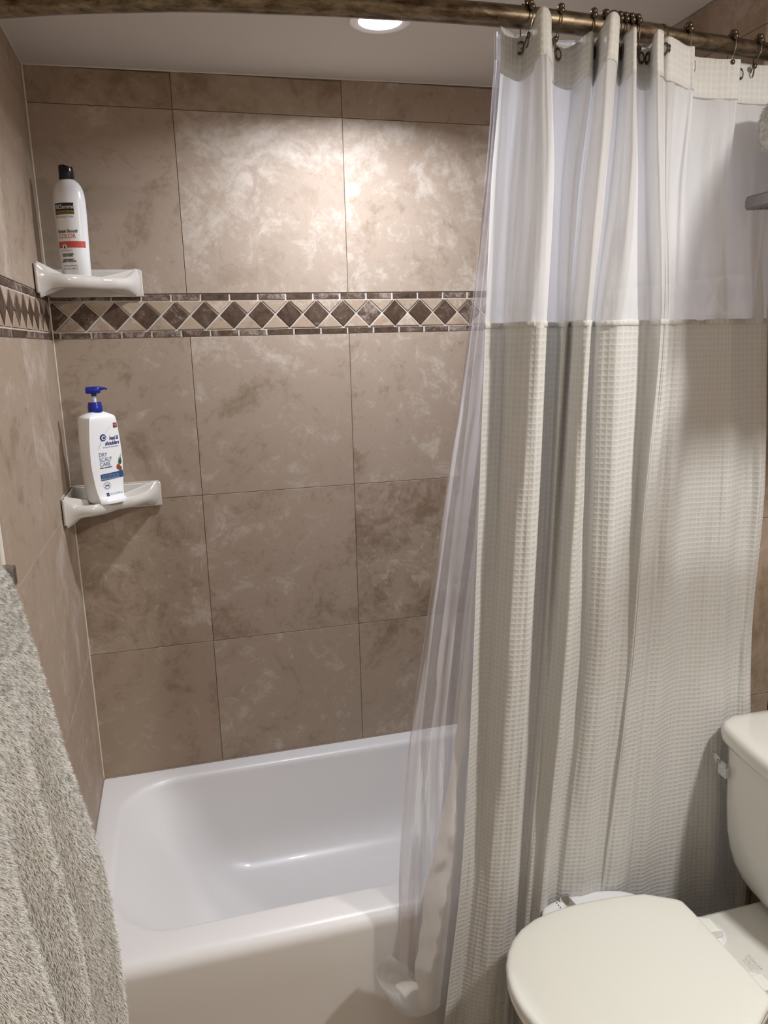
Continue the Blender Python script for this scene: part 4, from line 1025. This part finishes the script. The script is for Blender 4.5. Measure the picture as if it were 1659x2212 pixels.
# ------------------------------------------------------------------ towels
def tufts(me_verts, me_faces, count, length, seed, keep=None, down=.6):
    rng = random.Random(seed); vs, fs = [], []
    V = [Vector(v) for v in me_verts]; tri = []
    for f in me_faces:
        for k in range(1, len(f)-1): tri.append((f[0], f[k], f[k+1]))
    acc, tot = [], 0.
    for a, b, c in tri:
        ctr = (V[a]+V[b]+V[c])/3
        ar = (V[b]-V[a]).cross(V[c]-V[a]).length/2
        if keep and not keep(ctr): ar = 0
        tot += ar; acc.append(tot)
    import bisect
    for _ in range(count):
        i = min(bisect.bisect(acc, rng.random()*tot), len(tri)-1)
        a, b, c = (V[q] for q in tri[i]); u, v = rng.random(), rng.random()
        if u+v > 1: u, v = 1-u, 1-v
        p = a+(b-a)*u+(c-a)*v; n = (b-a).cross(c-a)
        if n.length < 1e-12: continue
        n.normalize()
        cl = noise.noise_vector(p*150)
        d = (n+Vector((cl.x*.7, cl.y*.7, cl.z*.7-down))+Vector((rng.uniform(-.3, .3), rng.uniform(-.3, .3), rng.uniform(-.3, .3)))).normalized()
        if d.dot(n) < .15: d = (d+n*.5).normalized()
        L = length*rng.uniform(.6, 1.15)
        s = n.cross(d)
        s = (s.normalized() if s.length > 1e-6 else n.orthogonal().normalized())*.0005
        k = len(vs); vs += [p-s, p+s, p+d*L*.6+s*.6+Vector((0, 0, -.0002)), p+d*L*.6-s*.6, p+d*L+Vector((0, 0, -L*.25))]
        fs += [(k, k+1, k+2, k+3), (k+3, k+2, k+4)]
    return vs, fs
# big plush towel on the left bar
NYt, NZt = 70, 60
def towel_x(y, z):
    d = -1.205-y                                   # distance from the far edge towards the camera
    base = lerp([.35, .58, .78, .95, 1.10, 1.25, 1.34, 1.40], [.138, .138, .142, .138, .118, .103, .090, .074], z)
    grow = sstep(1.36, .9, z)
    fold = .030*math.cos((d-.020-.020*(1.4-z))*2*PI/.150) - .012 + .007*math.cos((d+.06*z)*2*PI/.062)
    return base + (fold*grow if d > -.02 else 0) - .018*sstep(.02, .16, d)*grow
vs, fs = [], []
sec_n = 44
for j in range(NYt+1):
    y = -1.196-.52*j/NYt
    f_end = math.sqrt(max(0., 1-(1-min(1, j/4))**2))
    sec = []
    zb, zt = .40, 1.392
    for k in range(NZt+1):           # front side upwards
        z = zb+(zt-.022-zb)*k/NZt; sec.append((towel_x(y, z), z))
    x_top = towel_x(y, zt-.022)
    for k in range(1, 8):
        a = PI*k/8; cxm = (x_top+.035)/2; rx = (x_top-.035)/2
        sec.append((cxm+rx*math.cos(a), zt-.022+.022*math.sin(a)))
    for k in range(21):
        sec.append((.030, zt-.022-(zt-.022-zb)*k/20))
    cx_ = .06
    for (x, z) in sec:
        kx = .25+.75*f_end
        vs.append((cx_*(1-kx)+x*kx if x > cx_ else x, y+.0*(1-f_end), z))
ns = len(sec)
for j in range(NYt):
    for k in range(ns-1):
        a = j*ns+k; fs.append((a, a+1, a+ns+1, a+ns))
    fs.append((j*ns+ns-1, j*ns, (j+1)*ns, (j+1)*ns+ns-1))
fs.append(tuple(range(ns-1, -1, -1))); fs.append(tuple(range(NYt*ns, NYt*ns+ns)))
me = mesh_of(vs, fs, 'towel')
bm = bmesh.new(); bm.from_mesh(me); bmesh.ops.recalc_face_normals(bm, faces=bm.faces); bm.to_mesh(me); bm.free()
bt = empty('bath_towel', (.07, -1.4, .4)); tag(bt, 'cream plush bath towel draped over the towel bar at the left edge', 'towel')
o = link('towel_cloth', me, M['terry'], bt, True); o.location = (-.07, 1.4, -.4)
mv = [tuple(v.co) for v in me.vertices]; mf = [tuple(p.vertices) for p in me.polygons if len(p.vertices) == 4]
tv, tf = tufts(mv, mf, 330000, .0066, 3, keep=lambda c: c.y > -1.68 and (c.x > .06 or c.z > 1.36 or c.y > -1.215))
o = link('pile', mesh_of(tv, tf, 'pile'), M['terry'], bt); o.location = (-.07, 1.4, -.4); o['kind'] = 'stuff'

# towel bar
tb = empty('towel_bar', (.0, -1.183, 1.368)); tag(tb, 'brushed nickel towel bar on the left wall under the plush towel', 'towel bar')
tube('bar', [(.066, .026, .0), (.066, -.62, .0)], .0105, M['nickel'], tb, n=24)
for yy in (0, -.60):
    box('bracket', (.004, yy-.007, -.012), (.083, yy+.007, .0145), M['nickel'], tb, bevel=.002, seg=2)
lathe('wall_plate', [(.026, .0006), (.026, .006), (.022, .009)], M['nickel'], tb, axis='x', n=28, loc=(0, 0, 0))
lathe('wall_plate', [(.026, .0006), (.026, .006), (.022, .009)], M['nickel'], tb, axis='x', n=28, loc=(0, -.60, 0))

# towel rack above the toilet on the right wall
rk = empty('towel_rack', (XR, -1.25, 1.906)); tag(rk, 'satin metal towel shelf on the right wall above the toilet', 'towel rack')
x_f = 1.398-XR
bm = bmesh.new(); 
fr = [[(x_f+dx, .270, dz) for dx, dz in ((.006, -.010), (.014, -.012), (.018, .0), (.014, .012), (.004, .010), (.0, .0))]]
fr = [[(x_f+dx, y, dz) for dx, dz in ((0, -.009), (.003, -.0125), (.020, -.0125), (.020, .0125), (.003, .0125), (0, .009))] for y in (.326, .319, -.33)]
fr[0] = [(x_f+.010+(p[0]-x_f-.010)*.6, .326, p[2]*.6) for p in fr[1]]
add_loops(bm, fr); link('front_rail', from_bm(bm), M['rack_metal'], rk)
for yy in (.309, -.31):
    box('side_arm', (x_f+.008, yy-.006, -.0115), (-.002, yy+.006, .0085), M['rack_metal'], rk, bevel=.002)
for k in range(4):
    tube('shelf_rod', [(x_f+.05+.06*k, .309, 0), (x_f+.05+.06*k, -.31, 0)], .0045, M['rack_metal'], rk, n=10)
for yy in (.309, -.31):
    lathe('wall_plate', [(.022, -.0008), (.022, -.006), (.018, -.009)], M['rack_metal'], rk, axis='x', n=24, loc=(0, yy, 0))
lathe('screw', [(.0045, -.0145), (.0045, -.0118)], M['nickel'], rk, n=12, loc=(x_f+.016, .300, 0))
def folded(name, a, b, label, seed):
    e = empty(name, ((a[0]+b[0])/2, (a[1]+b[1])/2, a[2])); tag(e, label, 'towel', 'folded towels on the rack')
    c = ((a[0]+b[0])/2, (a[1]+b[1])/2); h = b[2]-a[2]; hx, hy = (b[0]-a[0])/2, (b[1]-a[1])/2
    loops = []
    for i in range(15):
        t_ = -1+2*i/14; rnd = math.sqrt(max(0, 1-abs(t_)**2.6)); ins = .030*(1-rnd)
        loops.append([(p[0], p[1], h/2+t_*h/2*1.0) for p in rrect(-hx+ins, hx-ins, -hy+ins, hy-ins, .022, 0, 6)])
    bm = bmesh.new(); add_loops(bm, loops); bmesh.ops.recalc_face_normals(bm, faces=bm.faces)
    me = bpy.data.meshes.new(name); bm.to_mesh(me); bm.free()
    link('folded_cloth', me, M['terry_white'], e, True)
    vv = [tuple(v.co) for v in me.vertices]; ff = [tuple(p.vertices) for p in me.polygons if len(p.vertices) == 4]
    tv, tf = tufts(vv, ff, 26000, .0060, seed, keep=lambda q: q.y > .05 or q.x < -hx+.03)
    o = link('pile', mesh_of(tv, tf), M['terry_white'], e); o['kind'] = 'stuff'
folded('folded_towel', (1.425, -1.46, 1.919), (1.64, -.972, 1.982), 'lower folded white towel lying on the rack at the right edge', 5)
folded('folded_towel', (1.392, -1.47, 1.984), (1.64, -.945, 2.085), 'upper folded white towel, on top of the stack on the rack', 6)
